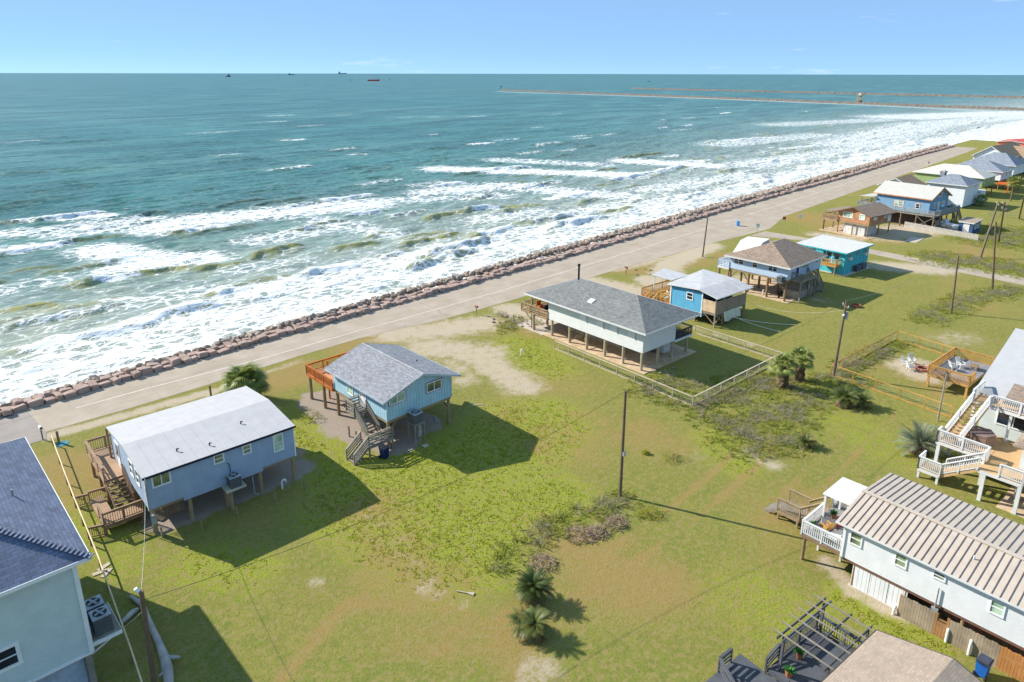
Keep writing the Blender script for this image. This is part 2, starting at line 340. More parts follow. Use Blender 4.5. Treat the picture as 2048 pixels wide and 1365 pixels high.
# ---------------------------------------------------------------- sea
SEA = -1.25
CREST = [(0, 449, 84, 443, .9, 0), (84, 443, 205, 426, .9, 1), (0, 512, 109, 493, .7, 1), (109, 489, 250, 472, .7, 0), (267, 434, 334, 424, .6, 0), (376, 468, 460, 451, .8, 1), (334, 470, 376, 466, .7, 0),
    (438, 414, 522, 399, .6, 0), (150, 572, 190, 566, .9, 0), (190, 566, 267, 553, .8, 1), (267, 553, 388, 533, .6, 0), (388, 543, 480, 526, .6, 0), (501, 518, 560, 503, .9, 0), (560, 503, 600, 494, .9, 0), (0, 627, 117, 610, .6, 0),
    (438, 591, 585, 564, .5, 1), (620, 552, 712, 531, .7, 1), (850, 440, 944, 422, 1.0, 0), (944, 422, 992, 416, .9, 1), (1010, 415, 1080, 411, .6, 0), (803, 493, 912, 469, .8, 0), (940, 476, 965, 471, .8, 0), (965, 471, 1033, 456, .8, 1),
    (1100, 457, 1125, 451, .9, 0), (1125, 451, 1209, 436, .9, 1), (1209, 425, 1260, 417, .8, 0), (1049, 374, 1104, 366, .9, 0), (1225, 362, 1300, 348, .8, 1), (1300, 348, 1365, 335, .8, 1), (1236, 317, 1322, 307, .8, 0), (940, 290, 990, 286, .6, 1),
    (768, 516, 811, 503, .7, 0), (737, 475, 772, 467, .7, 0), (703, 432, 760, 424, .8, 1), (643, 403, 748, 391, .7, 1), (250, 266, 300, 264, .7, 0), (560, 283, 612, 279, .6, 1), (1150, 296, 1190, 292, .6, 0), (1440, 228, 1460, 226, .6, 1),
    (855, 300, 905, 297, .6, 0), (1060, 225, 1100, 222, .5, 0), (0, 350, 70, 344, .6, 0), (120, 345, 210, 336, .5, 0), (420, 326, 520, 318, .5, 0), (1370, 326, 1420, 322, .8, 1), (1560, 300, 1640, 292, .7, 1), (1440, 283, 1560, 275, .7, 1), (1500, 330, 1580, 318, .7, 1),
    (960, 340, 1060, 334, .6, 1), (860, 375, 930, 366, .6, 1), (1090, 400, 1180, 388, .6, 1), (1180, 345, 1230, 338, .6, 0), (20, 545, 110, 535, .5, 0), (560, 470, 640, 455, .5, 0), (40, 700, 240, 662, .5, 1), (260, 655, 420, 610, .6, 1)]
FOAM = [(9, .5, [(1000, 184), (1400, 197), (1718, 210), (2048, 226)]), (2.2, .75, [(0, 500), (110, 490)]), (4.0, .8, [(200, 500), (300, 520), (400, 520)]), (3.0, .75, [(230, 540), (330, 530)]), (2.4, .8, [(60, 441), (205, 432)]), (5.5, .82, [(330, 455), (400, 440), (560, 425), (740, 408)]), (4, .62, [(0, 470), (160, 455), (300, 440)]), (4, .6, [(520, 480), (700, 450)]), (4, .6, [(800, 400), (1000, 392)]), (5, .62, [(1000, 320), (1200, 330)]), (3, .6, [(300, 450), (420, 450)]), (3, .6, [(120, 470), (260, 455)]),
    (5.0, .85, [(880, 338), (1000, 342), (1250, 350)]), (5, .7, [(860, 385), (1000, 372), (1240, 392)]), (3.5, .6, [(640, 440), (780, 470)]), (6, .8, [(1260, 322), (1420, 332)]), (4, .6, [(960, 440), (1080, 425)]), (4, .6, [(1130, 430), (1300, 400)]), (5, .6, [(1300, 380), (1500, 350)]),
    (3, .5, [(0, 580), (120, 560)]), (3, .5, [(480, 540), (600, 520)]), (3.0, .55, [(240, 610), (420, 580)]), (9, .55, [(1440, 290), (1640, 270)]), (12, .55, [(1560, 250), (1760, 240)]), (16, .62, [(1700, 290), (1850, 250), (2048, 232)]), (24, .68, [(1800, 235), (2048, 226)]), (8, .6, [(1500, 330), (1700, 300)])]
EDGE = [(0, 735), (100, 700), (200, 672), (300, 622), (420, 597), (560, 560), (700, 533), (860, 492), (1000, 470), (1150, 445), (1300, 408), (1500, 362), (1700, 312), (1850, 280), (2048, 240)]
EW = [G(px, py, SEA) for px, py in EDGE]; EX = np.array([p[0] for p in EW]); EY = np.array([p[1] for p in EW])
CW = [(Vector((*G(a, b, SEA), 0)), Vector((*G(c, d, SEA), 0)), h, f) for a, b, c, d, h, f in CREST]
rr = random.Random(3)
for k in range(620):
    x = rr.uniform(-40, 640); y = 88 + 420 * rr.random() ** 1.35; L = rr.uniform(4, 11) * (1 + y / 300)
    a = R_(rr.uniform(-6, 12)); near_ = math.exp(-(y - 84) / (70 + .12 * max(0, x)))
    d = Vector((math.cos(a), math.sin(a), 0)) * L / 2; c = Vector((x, y, 0))
    CW.append((c - d, c + d, rr.uniform(.18, .42) + .3 * near_, 2 if rr.random() < .05 + .5 * near_ * (x > 90) else 0))
_cache = {}
def sea_fields(X, Y):
    if 'z' in _cache: return _cache
    rng = np.random.default_rng(5)
    near = 1 - sstep(150, 900, np.hypot(X, Y))
    Zv = np.zeros(X.shape); foam = np.zeros(X.shape); olive = np.zeros(X.shape)
    for k in range(26):                          # wind chop
        lam = rng.uniform(1.8, 9.0); a = rng.normal(R_(88), R_(24)); ph = rng.uniform(0, 6.28)
        Zv += .0055 * lam ** .9 * np.sin((X * math.cos(a) + Y * math.sin(a)) * 6.283 / lam + ph + 1.5 * np.sin(X * .05 + k) + 1.1 * np.sin(Y * .07 - k))
    Zv *= near
    for p, q, h, f in CW:
        L = (q - p).length; d = (q - p) / L; m = (np.abs(X - (p.x + q.x) / 2) < L / 2 + 9) & (np.abs(Y - (p.y + q.y) / 2) < L / 2 + 14)
        if not m.any(): continue
        x, y = X[m] - p.x, Y[m] - p.y; s = x * d.x + y * d.y; t = -x * d.y + y * d.x      # t>0 seaward
        t = t + .5 * np.sin(s * .55 + p.x) + .35 * np.sin(s * 1.3 + p.y)
        tap = sstep(-2.5, 1.5, s) * (1 - sstep(L - 1.5, L + 2.5, s))
        w = 1.0 + .35 * h
        prof = np.where(t < 0, np.exp(-(t / (.55 * w)) ** 2), np.exp(-(t / (2.1 * w)) ** 2))
        Zv[m] = Zv[m] + h * .8 * prof * tap
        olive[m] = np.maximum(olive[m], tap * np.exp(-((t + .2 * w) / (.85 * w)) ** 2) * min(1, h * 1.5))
        if f:
            fr = np.where(t < 0, np.exp(-(t / (1.3 * w)) ** 2), np.exp(-(t / (1.5 * w)) ** 2))
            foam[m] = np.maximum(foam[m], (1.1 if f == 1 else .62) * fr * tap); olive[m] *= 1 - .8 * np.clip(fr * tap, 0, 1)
            tr = np.where(t > 0, np.exp(-t / 5.0), 0) * tap * .55; foam[m] = np.maximum(foam[m], tr)
    for r, s_, pts in FOAM:
        w = [G(*p, SEA) for p in pts]; d = seg_d(X, Y, w); foam = np.maximum(foam, s_ * np.clip(1.4 - d / (r * 1.35) * .8, 0, 1))
    ye = np.interp(X, EX, EY); ye = ye + 1.3 * np.sin(X * .13) + .8 * np.sin(X * .31 + 1) + .35 * np.sin(X * .8) + .2 * np.sin(X * 1.9)
    band = sstep(1.5, -1.5, Y - ye) if False else 1 - sstep(-1.5, 1.5, Y - ye)
    foam = np.maximum(foam, band * (.71 + .10 * np.sin(X * .22 + Y * .5) + .09 * np.sin(X * .55 - Y * .8) + .12 * np.exp(-np.maximum(0, Y - 79) / 3)))
    lip = np.exp(-((Y - ye + .3) / 1.0) ** 2); foam = np.maximum(foam, lip * .85); Zv += lip * .1
    foam = foam * (1 - .0 * near)
    surf = np.exp(-np.maximum(0, Y - 84) / (42 + .16 * np.clip(X, 0, 500))); foam = np.maximum(foam, .49 * surf)
    turb = np.exp(-np.maximum(0, Y - 80) / (38 + .10 * np.clip(X, 0, 500)))
    _cache.update(z=Zv + SEA, foam=np.clip(foam, 0, 1.2), olive=np.clip(olive, 0, 1), turb=turb); return _cache
def sea_mat():
    t = NT('sea_water'); P = t.pos()
    W = t.scale(P, (.38, 1.0, 1.0))
    wob = t.n('VectorMath', operation='MULTIPLY_ADD'); t.set(wob.inputs[0], t.noise(P, .5, 3, .6, out=1)); wob.inputs[1].default_value = (1.6, 1.6, 0); t.set(wob.inputs[2], P)
    n1 = t.noise(W, .035, 4, .6); n2 = t.noise(W, .30, 4, .6); n3 = t.noise(W, 1.6, 3, .6)
    deep = t.mix(t.ramp(n1, .3, .7), (.022, .138, .132), (.046, .178, .162)); deep = t.mix(t.ramp(n2, .45, .75, 0, .5), deep, (.058, .195, .130))
    turbid = t.mix(t.ramp(n2, .3, .7), (.22, .275, .24), (.27, .295, .215))
    deep = t.mix(t.ramp(t.noise(t.scale(P, (.25, 1, 1)), .011, 6, .72), .45, .58, 0, .8), deep, (.080, .205, .180))
    deep = t.mix(t.ramp(t.noise(t.scale(P, (.28, 1, 1)), .035, 9, .80), .44, .56, 0, .9), deep, (.012, .090, .086))  # wave-face shading of the far chop, painted into the colour as streaks
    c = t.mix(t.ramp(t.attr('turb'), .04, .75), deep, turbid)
    oc = t.mix(t.ramp(t.attr('turb'), .08, .42), (.035, .085, .062), (.29, .265, .05))  # olive crest fronts: light through thin water, put into the colour
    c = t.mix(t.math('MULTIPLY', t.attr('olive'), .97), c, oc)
    vo = t.n('TexVoronoi', feature='DISTANCE_TO_EDGE'); t.set(vo.inputs['Vector'], t.scale(wob.outputs[0], (.55, .9, 1))); vo.inputs['Scale'].default_value = .75
    v2 = t.n('TexVoronoi', feature='DISTANCE_TO_EDGE'); t.set(v2.inputs['Vector'], t.scale(wob.outputs[0], (.7, 1.0, 1))); v2.inputs['Scale'].default_value = 2.1
    lace = t.math('MAXIMUM', t.ramp(vo.outputs[0], .0, .30, 1, 0), t.ramp(v2.outputs[0], 0, .22, .8, 0))
    fb = t.noise(t.scale(P, (.5, 1, 1)), .8, 6, .68)
    val = t.math('MULTIPLY_ADD', lace, .55, t.math('MULTIPLY_ADD', fb, 1.25, -.90))
    caps = t.ramp(t.noise(t.scale(P, (.35, 1, 1)), .11, 6, .72), .655, .72, 0, .6)          # scattered small whitecaps
    fo = t.math('MAXIMUM', t.math('MULTIPLY', t.attr('foam'), .8), t.math('MULTIPLY', caps, t.ramp(t.attr('turb'), 0, .1)))
    mask = t.ramp(t.math('ADD', fo, val), .45, .74)
    thin = t.ramp(t.math('ADD', fo, val), .12, .55, 0, .35)
    c = t.mix(thin, c, (.40, .44, .40)); c = t.mix(mask, c, (.72, .74, .745))
    sw = t.noise(t.scale(P, (.30, 1, 1)), .11, 3, .55)
    h = t.math('MULTIPLY_ADD', sw, 2.2, t.math('MULTIPLY_ADD', n3, .35, t.math('MULTIPLY_ADD', t.noise(W, .55, 4, .6), 1.0, t.math('MULTIPLY', mask, t.math('MULTIPLY_ADD', fb, .3, .05)))))
    t.bump(h, .9, .42)
    return t.out(c, t.math('MULTIPLY_ADD', mask, .5, .34), .14)
sx_ = axis(-25, 150, .55, 1.013, -9000, 60000); sy_ = np.concatenate([np.array([-9000, -3000, -1000, -400, -150, -50, 0, 40, 60]), axis(72, 165, .42, 1.016, 71, 60000)])
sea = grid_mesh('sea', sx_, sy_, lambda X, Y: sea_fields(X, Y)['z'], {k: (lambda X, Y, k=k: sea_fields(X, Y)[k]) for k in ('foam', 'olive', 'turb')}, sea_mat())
tag(sea, kind='structure')

# ---------------------------------------------------------------- rock revetment
def rock_mesh(seed, sx, sy, sz, blocky, mat):
    r = random.Random(seed); bm = bmesh.new()
    if blocky:
        bmesh.ops.create_cube(bm, size=1.0); bmesh.ops.bevel(bm, geom=bm.edges[:], offset=.11, segments=1, affect='EDGES')
    else: bmesh.ops.create_icosphere(bm, subdivisions=1, radius=.58)
    k = .05 if blocky else .13
    for v in bm.verts:
        v.co += Vector((r.uniform(-k, k), r.uniform(-k, k), r.uniform(-k, k))); v.co = Vector((v.co.x * sx, v.co.y * sy, v.co.z * sz))
    me = bpy.data.meshes.new('rock'); bm.to_mesh(me); bm.free(); uvs(me); me.materials.append(mat); return me
def rock_mat(name, a, b, c_):
    t = NT(name); P = t.pos(); o = t.n('ObjectInfo').outputs['Random']; n = t.noise(P, 1.1, 4, .65); n2 = t.noise(P, 9, 4, .7); big = t.noise(P, .45, 2)
    c = t.mix(t.ramp(big, .35, .65), a, b); c = t.mix(t.math('MULTIPLY', o, .5), c, c_); c = t.mix(t.ramp(n, .35, .7, 0, .5), c, dk(b, .75)); c = t.mix(t.ramp(n2, .5, .75, 0, .5), c, dk(a, .4))
    t.bump(n2, .6, .05); return t.out(c, .9, .15)
PINK = rock_mat('pink_granite', (.42, .29, .24), (.35, .25, .205), (.47, .375, .325)); BROWN = rock_mat('riprap_stone', (.36, .275, .215), (.30, .24, .195), (.42, .345, .285))
blocks = [rock_mesh(k, 1, 1, 1, True, PINK) for k in range(7)]; rocks = [rock_mesh(40 + k, 1, 1, 1, False, BROWN) for k in range(9)]
def place_rocks(root, name, meshes, items, limit):
    items = sorted(items, key=lambda i: i[0][0] ** 2 + i[0][1] ** 2); V, F = [], []; off = 0
    for n, (loc, sc, rot) in enumerate(items):
        me = meshes[n * 5 % len(meshes)]
        if n < limit:
            o = link(name, me, root, loc); o.scale = sc; o.rotation_euler = rot
        else:
            m = Matrix.LocRotScale(Vector(loc), __import__('mathutils').Euler(rot), Vector(sc))
            co = np.empty(len(me.vertices) * 3, 'f'); me.vertices.foreach_get('co', co); co = co.reshape(-1, 3)
            V.append(co @ np.array(m.to_3x3()).T + np.array(loc)); F += [[off + i for i in p.vertices] for p in me.polygons]; off += len(co)
    if V:
        me = bpy.data.meshes.new('far_' + name); me.from_pydata(np.concatenate(V).tolist(), [], F); me.update(); uvs(me); me.materials.append(meshes[0].materials[0])
        tag(link('far_' + name + 's', me, root), kind='stuff')
rr = random.Random(11)
bw = thing('granite_block_wall', 'low wall of squared pink granite blocks along the sea side of the road', 'stone wall', (0, 0, 0))
items = []
for row, (yy, zz, sz) in enumerate(((72.85, .2, .66), (73.85, .18, .62))):
    x = -30
    while x < 352:
        L = rr.uniform(.5, 1.3) * (1 if x < 150 else 1.35); w = rr.uniform(.8, 1.1); yo = rr.uniform(-.2, .2)
        if not (row == 2 and rr.random() < .12): items.append(((x + L / 2, yy + yo + .35 * math.sin(x * .05), zz + rr.uniform(-.16, .14)), (L * .97, w * rr.uniform(.8, 1.15), sz * rr.uniform(.7, 1.2)), (rr.uniform(-.12, .12), rr.uniform(-.12, .12), rr.uniform(-.2, .2))))
        x += L + rr.uniform(.02, .10)
place_rocks(bw, 'block', blocks, items, 300)
rb = thing('riprap_bank', 'sloping bank of rough brown rocks between the granite blocks and the surf', 'rock bank', (0, 0, 0))
items = []; x = -30
while x < 352:
    yo = float(np.interp(x, YOX, YOY)); wide = yo - 74.5
    for k in range(int(1.5 + wide * 2.4)):
        u = rr.random(); y = 74.6 + u * wide; s = rr.uniform(.3, .85) * (1.25 if x > 150 else 1)
        top = float(np.interp(x, [10, 40], [.15, .5]))
        items.append(((x + rr.uniform(0, 1.2), y, top - (top + 1.1) * u ** 1.3 + rr.uniform(-.15, .25)), (s * rr.uniform(.8, 1.5), s * rr.uniform(.8, 1.2), s * rr.uniform(.6, 1.0)), (rr.uniform(-.5, .5), rr.uniform(-.5, .5), rr.uniform(0, 6.28))))
    x += .85 if x < 150 else 1.1
place_rocks(rb, 'rock', rocks, items, 300)
# ---------------------------------------------------------------- building parts
WINW = M('window_frame_white', srgb(232, 234, 234), var=.06, rough=.5)
def face_frame(side, off):
    """side 'S': plane y=off facing -y, s runs +x ; 'W': plane x=off facing -x, s runs +y ; 'N': plane y=off facing +y ; 'E': plane x=off facing +x"""
    if side == 'S': return lambda s, z, d: (s, off - d, z)
    if side == 'N': return lambda s, z, d: (s, off + d, z)
    if side == 'W': return lambda s, z, d: (off - d, s, z)
    return lambda s, z, d: (off + d, s, z)
def fbox(mb, f, s0, s1, z0, z1, d0, d1):
    p, q = f(s0, z0, d0), f(s1, z1, d1)
    return mb.box(min(p[0], q[0]), max(p[0], q[0]), min(p[1], q[1]), max(p[1], q[1]), min(p[2], q[2]), max(p[2], q[2]))
def window(root, side, off, s0, s1, z0, z1, split='h', trim=.09, mat=None, pane=None, outer=None):
    f = face_frame(side, off); mat = mat or WINW; pane = pane or GLASS
    if outer:
        m = MB(); e = .08
        for a, b, c, d in ((s0 - trim - e, s1 + trim + e, z1 + trim, z1 + trim + e), (s0 - trim - e, s1 + trim + e, z0 - trim - e, z0 - trim), (s0 - trim - e, s0 - trim, z0 - trim, z1 + trim), (s1 + trim, s1 + trim + e, z0 - trim, z1 + trim)):
            fbox(m, f, a, b, c, d, -.01, .025)
    w = MB()
    fbox(w, f, s0 - trim, s1 + trim, z1, z1 + trim, -.01, .05); fbox(w, f, s0 - trim, s1 + trim, z0 - trim, z0, -.01, .06)
    fbox(w, f, s0 - trim, s0, z0, z1, -.01, .05); fbox(w, f, s1, s1 + trim, z0, z1, -.01, .05)
    sm, zm = (s0 + s1) / 2, (z0 + z1) / 2
    if split in ('v', '+'): fbox(w, f, sm - .03, sm + .03, z0, z1, -.01, .045)
    if split in ('h', '+'): fbox(w, f, s0, s1, zm - .025, zm + .025, -.01, .043)
    wo = w.build('window', mat, root)
    fbox(MB(), f, s0 + .002, s1 - .002, z0 + .002, z1 - .002, -.008, .012).build('pane', pane, wo)
    if outer: m.build('window_surround', outer, wo)
    return wo
def door(root, side, off, s0, s1, z0, z1, mat, glassy=False, frame=None):
    f = face_frame(side, off); d = fbox(MB(), f, s0, s1, z0, z1, -.01, .035).build('door', mat, root)
    m = MB(); fr = frame or WINW
    fbox(m, f, s0 - .09, s0, z0, z1 + .09, -.01, .05); fbox(m, f, s1, s1 + .09, z0, z1 + .09, -.01, .05); fbox(m, f, s0, s1, z1, z1 + .09, -.01, .05); m.build('door_frame', fr, d)
    if glassy: fbox(MB(), f, s0 + .12, s1 - .12, z0 + .9, z1 - .15, .03, .042).build('pane', GDARK, d)
    fbox(MB(), f, s1 - .12, s1 - .07, z0 + .95, z0 + 1.07, .035, .075).build('handle', GALV, d)
    return d
def corner_boards(root, pts, z0, z1, mat=None, w=.1):
    for x, y in pts: MB().box(x - w / 2, x + w / 2, y - w / 2, y + w / 2, z0, z1).build('corner_board', mat or WINW, root)
def posts(root, pts, z1, r=.13, mat=None, sq=False, name='post', z0=-.1):
    mat = mat or POSTW; key = (mat.name, r, sq, round(z1, 2), name)
    if key not in UNIT: UNIT[key] = (MB().box(-r, r, -r, r, z0, z1) if sq else MB().cyl((0, 0, z0), (0, 0, z1), r * 1.04, r * .94, 9)).mesh(name, mat)
    return [link(name, UNIT[key], root, (x, y, 0)) for x, y in pts]
def brace(root, p, q, mat=None, w=.09): MB().beam(p, q, w, w).build('brace', mat or POSTW, root)
def railing(root, p, q, h=.95, mat=None, gap=.16, style='bal', ends=(1, 1), bal=.035, pw=.09, top=.14, topmat=None, name='railing', every=0):
    """p,q: ends of the rail at floor level; style bal (balusters), h (level boards), x"""
    mat = mat or WOOD; p, q = Vector(p), Vector(q); d = q - p; L = Vector((d.x, d.y)).length; n = max(1, round(L / gap)); up = Vector((0, 0, h))
    m = MB(); m.beam(p + up, q + up, top, .05); ro = m.build(name, topmat or mat, root)
    if style == 'bal':
        for z, w_, h_ in ((.10, .05, .07), (h - .10, .045, .08)): MB().beam(p + Vector((0, 0, z)), q + Vector((0, 0, z)), w_, h_).build('rail_bar', mat, ro)
    np_ = max(1, math.ceil(L / (every or 2.2)))
    for k in range(np_ + 1):
        if (k == 0 and not ends[0]) or (k == np_ and not ends[1]): continue
        c = p.lerp(q, k / np_); piece('rail_post', mat, ro, c + Vector((0, 0, h / 2 - .06)), (pw, pw, h + .05), (0, 0, math.atan2(d.y, d.x)))
    az = math.atan2(d.y, d.x)
    if style == 'bal':
        for k in range(1, n):
            c = p.lerp(q, k / n); piece('baluster', mat, ro, c + Vector((0, 0, .10 + (h - .2) / 2)), (bal, bal, h - .2), (0, 0, az))
    elif style == 'h':
        for z in np.linspace(.22, h - .2, 3): b = MB().beam(p + Vector((0, 0, z)), q + Vector((0, 0, z)), .035, .12); b.build('rail_board', mat, ro)
    return ro
def deck(root, x0, x1, y0, y1, z, mat=None, along='x', rim=None, name='deck'):
    mat = mat or DECKT; m = MB(); step = .145
    if along == 'x':
        y = y0
        while y < y1 - .02: m.box(x0, x1, y, min(y + step - .012, y1), z - .035, z); y += step
    else:
        x = x0
        while x < x1 - .02: m.box(x, min(x + step - .012, x1), y0, y1, z - .035, z); x += step
    o = m.build(name, mat, root); r = rim or mat; g = MB()
    g.box(x0 - .02, x1 + .02, y0 - .03, y0 + .015, z - .27, z - .037); g.box(x0 - .02, x1 + .02, y1 - .015, y1 + .03, z - .27, z - .037)
    g.box(x0 - .03, x0 + .015, y0 + .02, y1 - .02, z - .268, z - .038); g.box(x1 - .015, x1 + .03, y0 + .02, y1 - .02, z - .268, z - .038)
    g.build('rim_joist', r, o); return o
def stairs(root, top, bot, width, mat=None, rise=.19, rails=(0, 0), h=.9, gap=.16, style='bal', rmat=None):
    """top, bot: middle of the flight's upper and lower end"""
    mat = mat or WOOD; a, b = Vector(top), Vector(bot); d = b - a; run = Vector((d.x, d.y, 0)); L = run.length; run.normalize(); sd_ = Vector((-run.y, run.x, 0))
    n = max(2, round(abs(d.z) / rise)); m = MB()
    for s in (-1, 1): m.beam(a + sd_ * s * (width / 2) - Vector((0, 0, .12)), b + sd_ * s * (width / 2) - Vector((0, 0, .12)), .05, .24)
    o = m.build('stair', mat, root); az = math.atan2(run.y, run.x)
    for k in range(n):
        c = a + run * (L * (k + .5) / n) + Vector((0, 0, d.z * (k + .6) / n)); piece('tread', mat, o, c, (L / n * .92, width - .06, .04), (0, 0, az))
    for s, on in zip((-1, 1), rails):
        if on: railing(root, a + sd_ * s * (width / 2 + .03), b + sd_ * s * (width / 2 + .03), h, rmat or mat, gap, style, name='stair_railing')
    return o
def body(root, x0, x1, y0, y1, z0, z1, mat, gable=None, zr=None, floor=None):
    m = MB(); m.box(x0, x1, y0, y1, z0, z1)
    if gable == 'x': ym = (y0 + y1) / 2; m.v += [(x0, y0, z1), (x0, y1, z1), (x0, ym, zr), (x1, y0, z1), (x1, y1, z1), (x1, ym, zr)]; i = len(m.v) - 6; m.f += [[i, i + 2, i + 1], [i + 3, i + 4, i + 5]]
    if gable == 'y': xm = (x0 + x1) / 2; m.v += [(x0, y0, z1), (x1, y0, z1), (xm, y0, zr), (x0, y1, z1), (x1, y1, z1), (xm, y1, zr)]; i = len(m.v) - 6; m.f += [[i, i + 1, i + 2], [i + 3, i + 5, i + 4]]
    o = m.build('wall', mat, root)
    if floor: MB().box(x0 + .05, x1 - .05, y0 + .05, y1 - .05, z0 - .26, z0 - .002).build('floor_frame', floor, root)
    return o
def roof(root, mat, x0, x1, y0, y1, ze, zr, typ='hip', axis='x', ridge=None, th=.14, fascia=None, name='roof'):
    """hip/gable/flat roof with thick edges; ridge=(a,b): the ridge's ends along its axis; off: its place across"""
    a, b = ridge if ridge else (None, None); m = MB()
    if axis == 'x': ym = (y0 + y1) / 2; a = x0 if a is None else a; b = x1 if b is None else b; A, B = (a, ym, zr), (b, ym, zr)
    else: xm = (x0 + x1) / 2; a = y0 if a is None else a; b = y1 if b is None else b; A, B = (xm, a, zr), (xm, b, zr)
    c = [(x0, y0, ze), (x1, y0, ze), (x1, y1, ze), (x0, y1, ze)]
    if typ == 'flat': m.prism([(x0, y0, ze), (x1, y0, ze), (x1, y1, zr), (x0, y1, zr)] if axis == 'x' else [(x0, y0, ze), (x1, y0, zr), (x1, y1, zr), (x0, y1, ze)], th)
    elif axis == 'x':
        m.prism([c[0], c[1], B, A], th); m.prism([c[2], c[3], A, B], th)
        if a > x0 + .01: m.prism([c[3], c[0], A], th)
        if b < x1 - .01: m.prism([c[1], c[2], B], th)
    else:
        m.prism([c[3], c[0], A, B], th); m.prism([c[1], c[2], B, A], th)
        if a > y0 + .01: m.prism([c[0], c[1], A], th)
        if b < y1 - .01: m.prism([c[2], c[3], B], th)
    o = m.build(name, mat, root)
    if fascia:
        g = MB(); e = .022; H_ = .19
        def run(p, q, o_): g.beam(Vector(p) + Vector(o_) * e - Vector((0, 0, H_ / 2 - .015)), Vector(q) + Vector(o_) * e - Vector((0, 0, H_ / 2 - .015)), .03, H_)
        if typ == 'flat':
            t = m.v[:4]
            for k, o_ in zip(range(4), ((0, -1, 0), (1, 0, 0), (0, 1, 0), (-1, 0, 0))): run(t[k], t[(k + 1) % 4], o_)
        else:
            gx = typ == 'gable' and axis == 'x'; gy = typ == 'gable' and axis == 'y'
            if gx: run(c[0], A, (-1, 0, 0)); run(c[3], A, (-1, 0, 0)); run(c[1], B, (1, 0, 0)); run(c[2], B, (1, 0, 0))
            else: run(c[3], c[0], (-1, 0, 0)); run(c[1], c[2], (1, 0, 0))
            if gy: run(c[0], A, (0, -1, 0)); run(c[1], A, (0, -1, 0)); run(c[2], B, (0, 1, 0)); run(c[3], B, (0, 1, 0))
            else: run(c[0], c[1], (0, -1, 0)); run(c[2], c[3], (0, 1, 0))
        g.build('fascia', fascia, o)
    return o
def vent_pipe(ro, p, h=.35, r=.05, mat=None, bend=False):
    m = MB().cyl(p, (p[0], p[1], p[2] + h), r, r, 8)
    if bend: m.cyl((p[0], p[1], p[2] + h), (p[0] + .14, p[1] - .06, p[2] + h - .05), r, r, 8)
    m.build('vent_pipe', mat or GALV, ro)
def condenser(root, c, s=.82, h=.8, mat=None):
    x, y, z = c; m = MB(); hs = s / 2; m.box(x - hs, x + hs, y - hs, y + hs, z, z + h); o = m.build('condenser', mat or ACM, root)
    t = MB(); t.box(x - hs - .02, x + hs + .02, y - hs - .02, y + hs + .02, z + h, z + h + .05)
    for k in range(3): t.cyl((x, y, z + h + .055 + k * .002), (x, y, z + h + .062 + k * .002), hs * (.95 - .3 * k), hs * (.95 - .3 * k), 20)
    t.build('top_panel', ACT if mat is None else mat, o)
    MB().cyl((x, y, z + h + .068), (x, y, z + h + .075), hs * .8, hs * .8, 20).build('fan_opening', BLACK, o)
    f = MB()
    for k in range(4): a = k * 1.57 + .4; f.beam((x, y, z + h + .085), (x + math.cos(a) * hs * .7, y + math.sin(a) * hs * .7, z + h + .085), .12, .02)
    f.cyl((x, y, z + h + .08), (x, y, z + h + .11), .09, .09, 10); f.build('fan', GALV, o)
    return o
def slab(root, x0, x1, y0, y1, z=.06, mat=None): return MB().box(x0, x1, y0, y1, -.1, z).build('slab', mat or CONC, root)
def lattice_x(root, f, s0, s1, z0, z1, mat): m = MB(); m.beam(f(s0, z0, .05), f(s1, z1, .05), .09, .09); m.beam(f(s0, z1, .05), f(s1, z0, .05), .09, .09); m.build('cross_brace', mat, root)

# ---------------------------------------------------------------- A: tall pale teal house with the navy shingle roof
SH_NAVY = M('navy_shingles', srgb(104, 114, 136), 'shingle', period=.2, alt=srgb(150, 130, 120), bump=.8, con=.45); TEAL = M('pale_teal_stucco', srgb(198, 212, 212), var=.06, rough=.9); LAVEN = M('blue_lap', srgb(168, 178, 190), 'siding', var=.1)
h = thing('stilt_house', 'tall pale teal house with navy shingled hip roof and one small square window', 'house', (5.5, 33.85, 0), -2.5)
body(h, -12, 0, 0, 14.2, 2.75, 8.15, TEAL); MB().box(-11.6, -.25, .3, 13.9, -.05, 2.749).build('lower_wall', LAVEN, h)
r_ = roof(h, SH_NAVY, -12.5, .62, -.55, 14.8, 8.2, 11.3, 'hip', 'y', ridge=(6.0, 8.2), th=.16, fascia=WINW)
ridge = MB()
for k in range(46):
    t = k / 45; p = Vector((.62, -.55, 8.2)).lerp(Vector((-5.94, 6.0, 11.3)), t); ridge.beam(p + Vector((-.13, -.13, .03)), p + Vector((.13, .13, .03)), .16, .05)
ridge.build('hip_cap', SH_NAVY, r_)
corner_boards(h, [(-.02, .02)], 2.72, 8.05, w=.2); window(h, 'S', 0, -3.62, -2.82, 4.05, 4.95, 'h', trim=.17, pane=GDARK); vent_pipe(r_, (-1.2, 6.2, 8.9), .5)
for x in (-.2, -3.6, -7.0): MB().box(x - .14, x + .14, -.02, .28, -.1, 2.75).build('post', GREYW, h)
MB().box(-12, 0, -.06, .0, 2.62, 2.75).build('trim_band', WINW, h); MB().box(-3.3, -.4, .24, .29, .1, 2.5).build('garage_door', M('garage_blue', srgb(170, 182, 196), 'siding', period=.22), h)
# condenser balcony on its right wall
deck(h, .02, 1.4, .25, 2.75, 3.0, GREYW, 'y', WINW, 'balcony'); [brace(h, (.02, y, 2.2), (1.2, y, 2.72), WINW, .07) for y in (.45, 2.5)]
condenser(h, (.72, .85, 3.0), .8, .95); condenser(h, (.68, 1.95, 3.0), .8, .9)

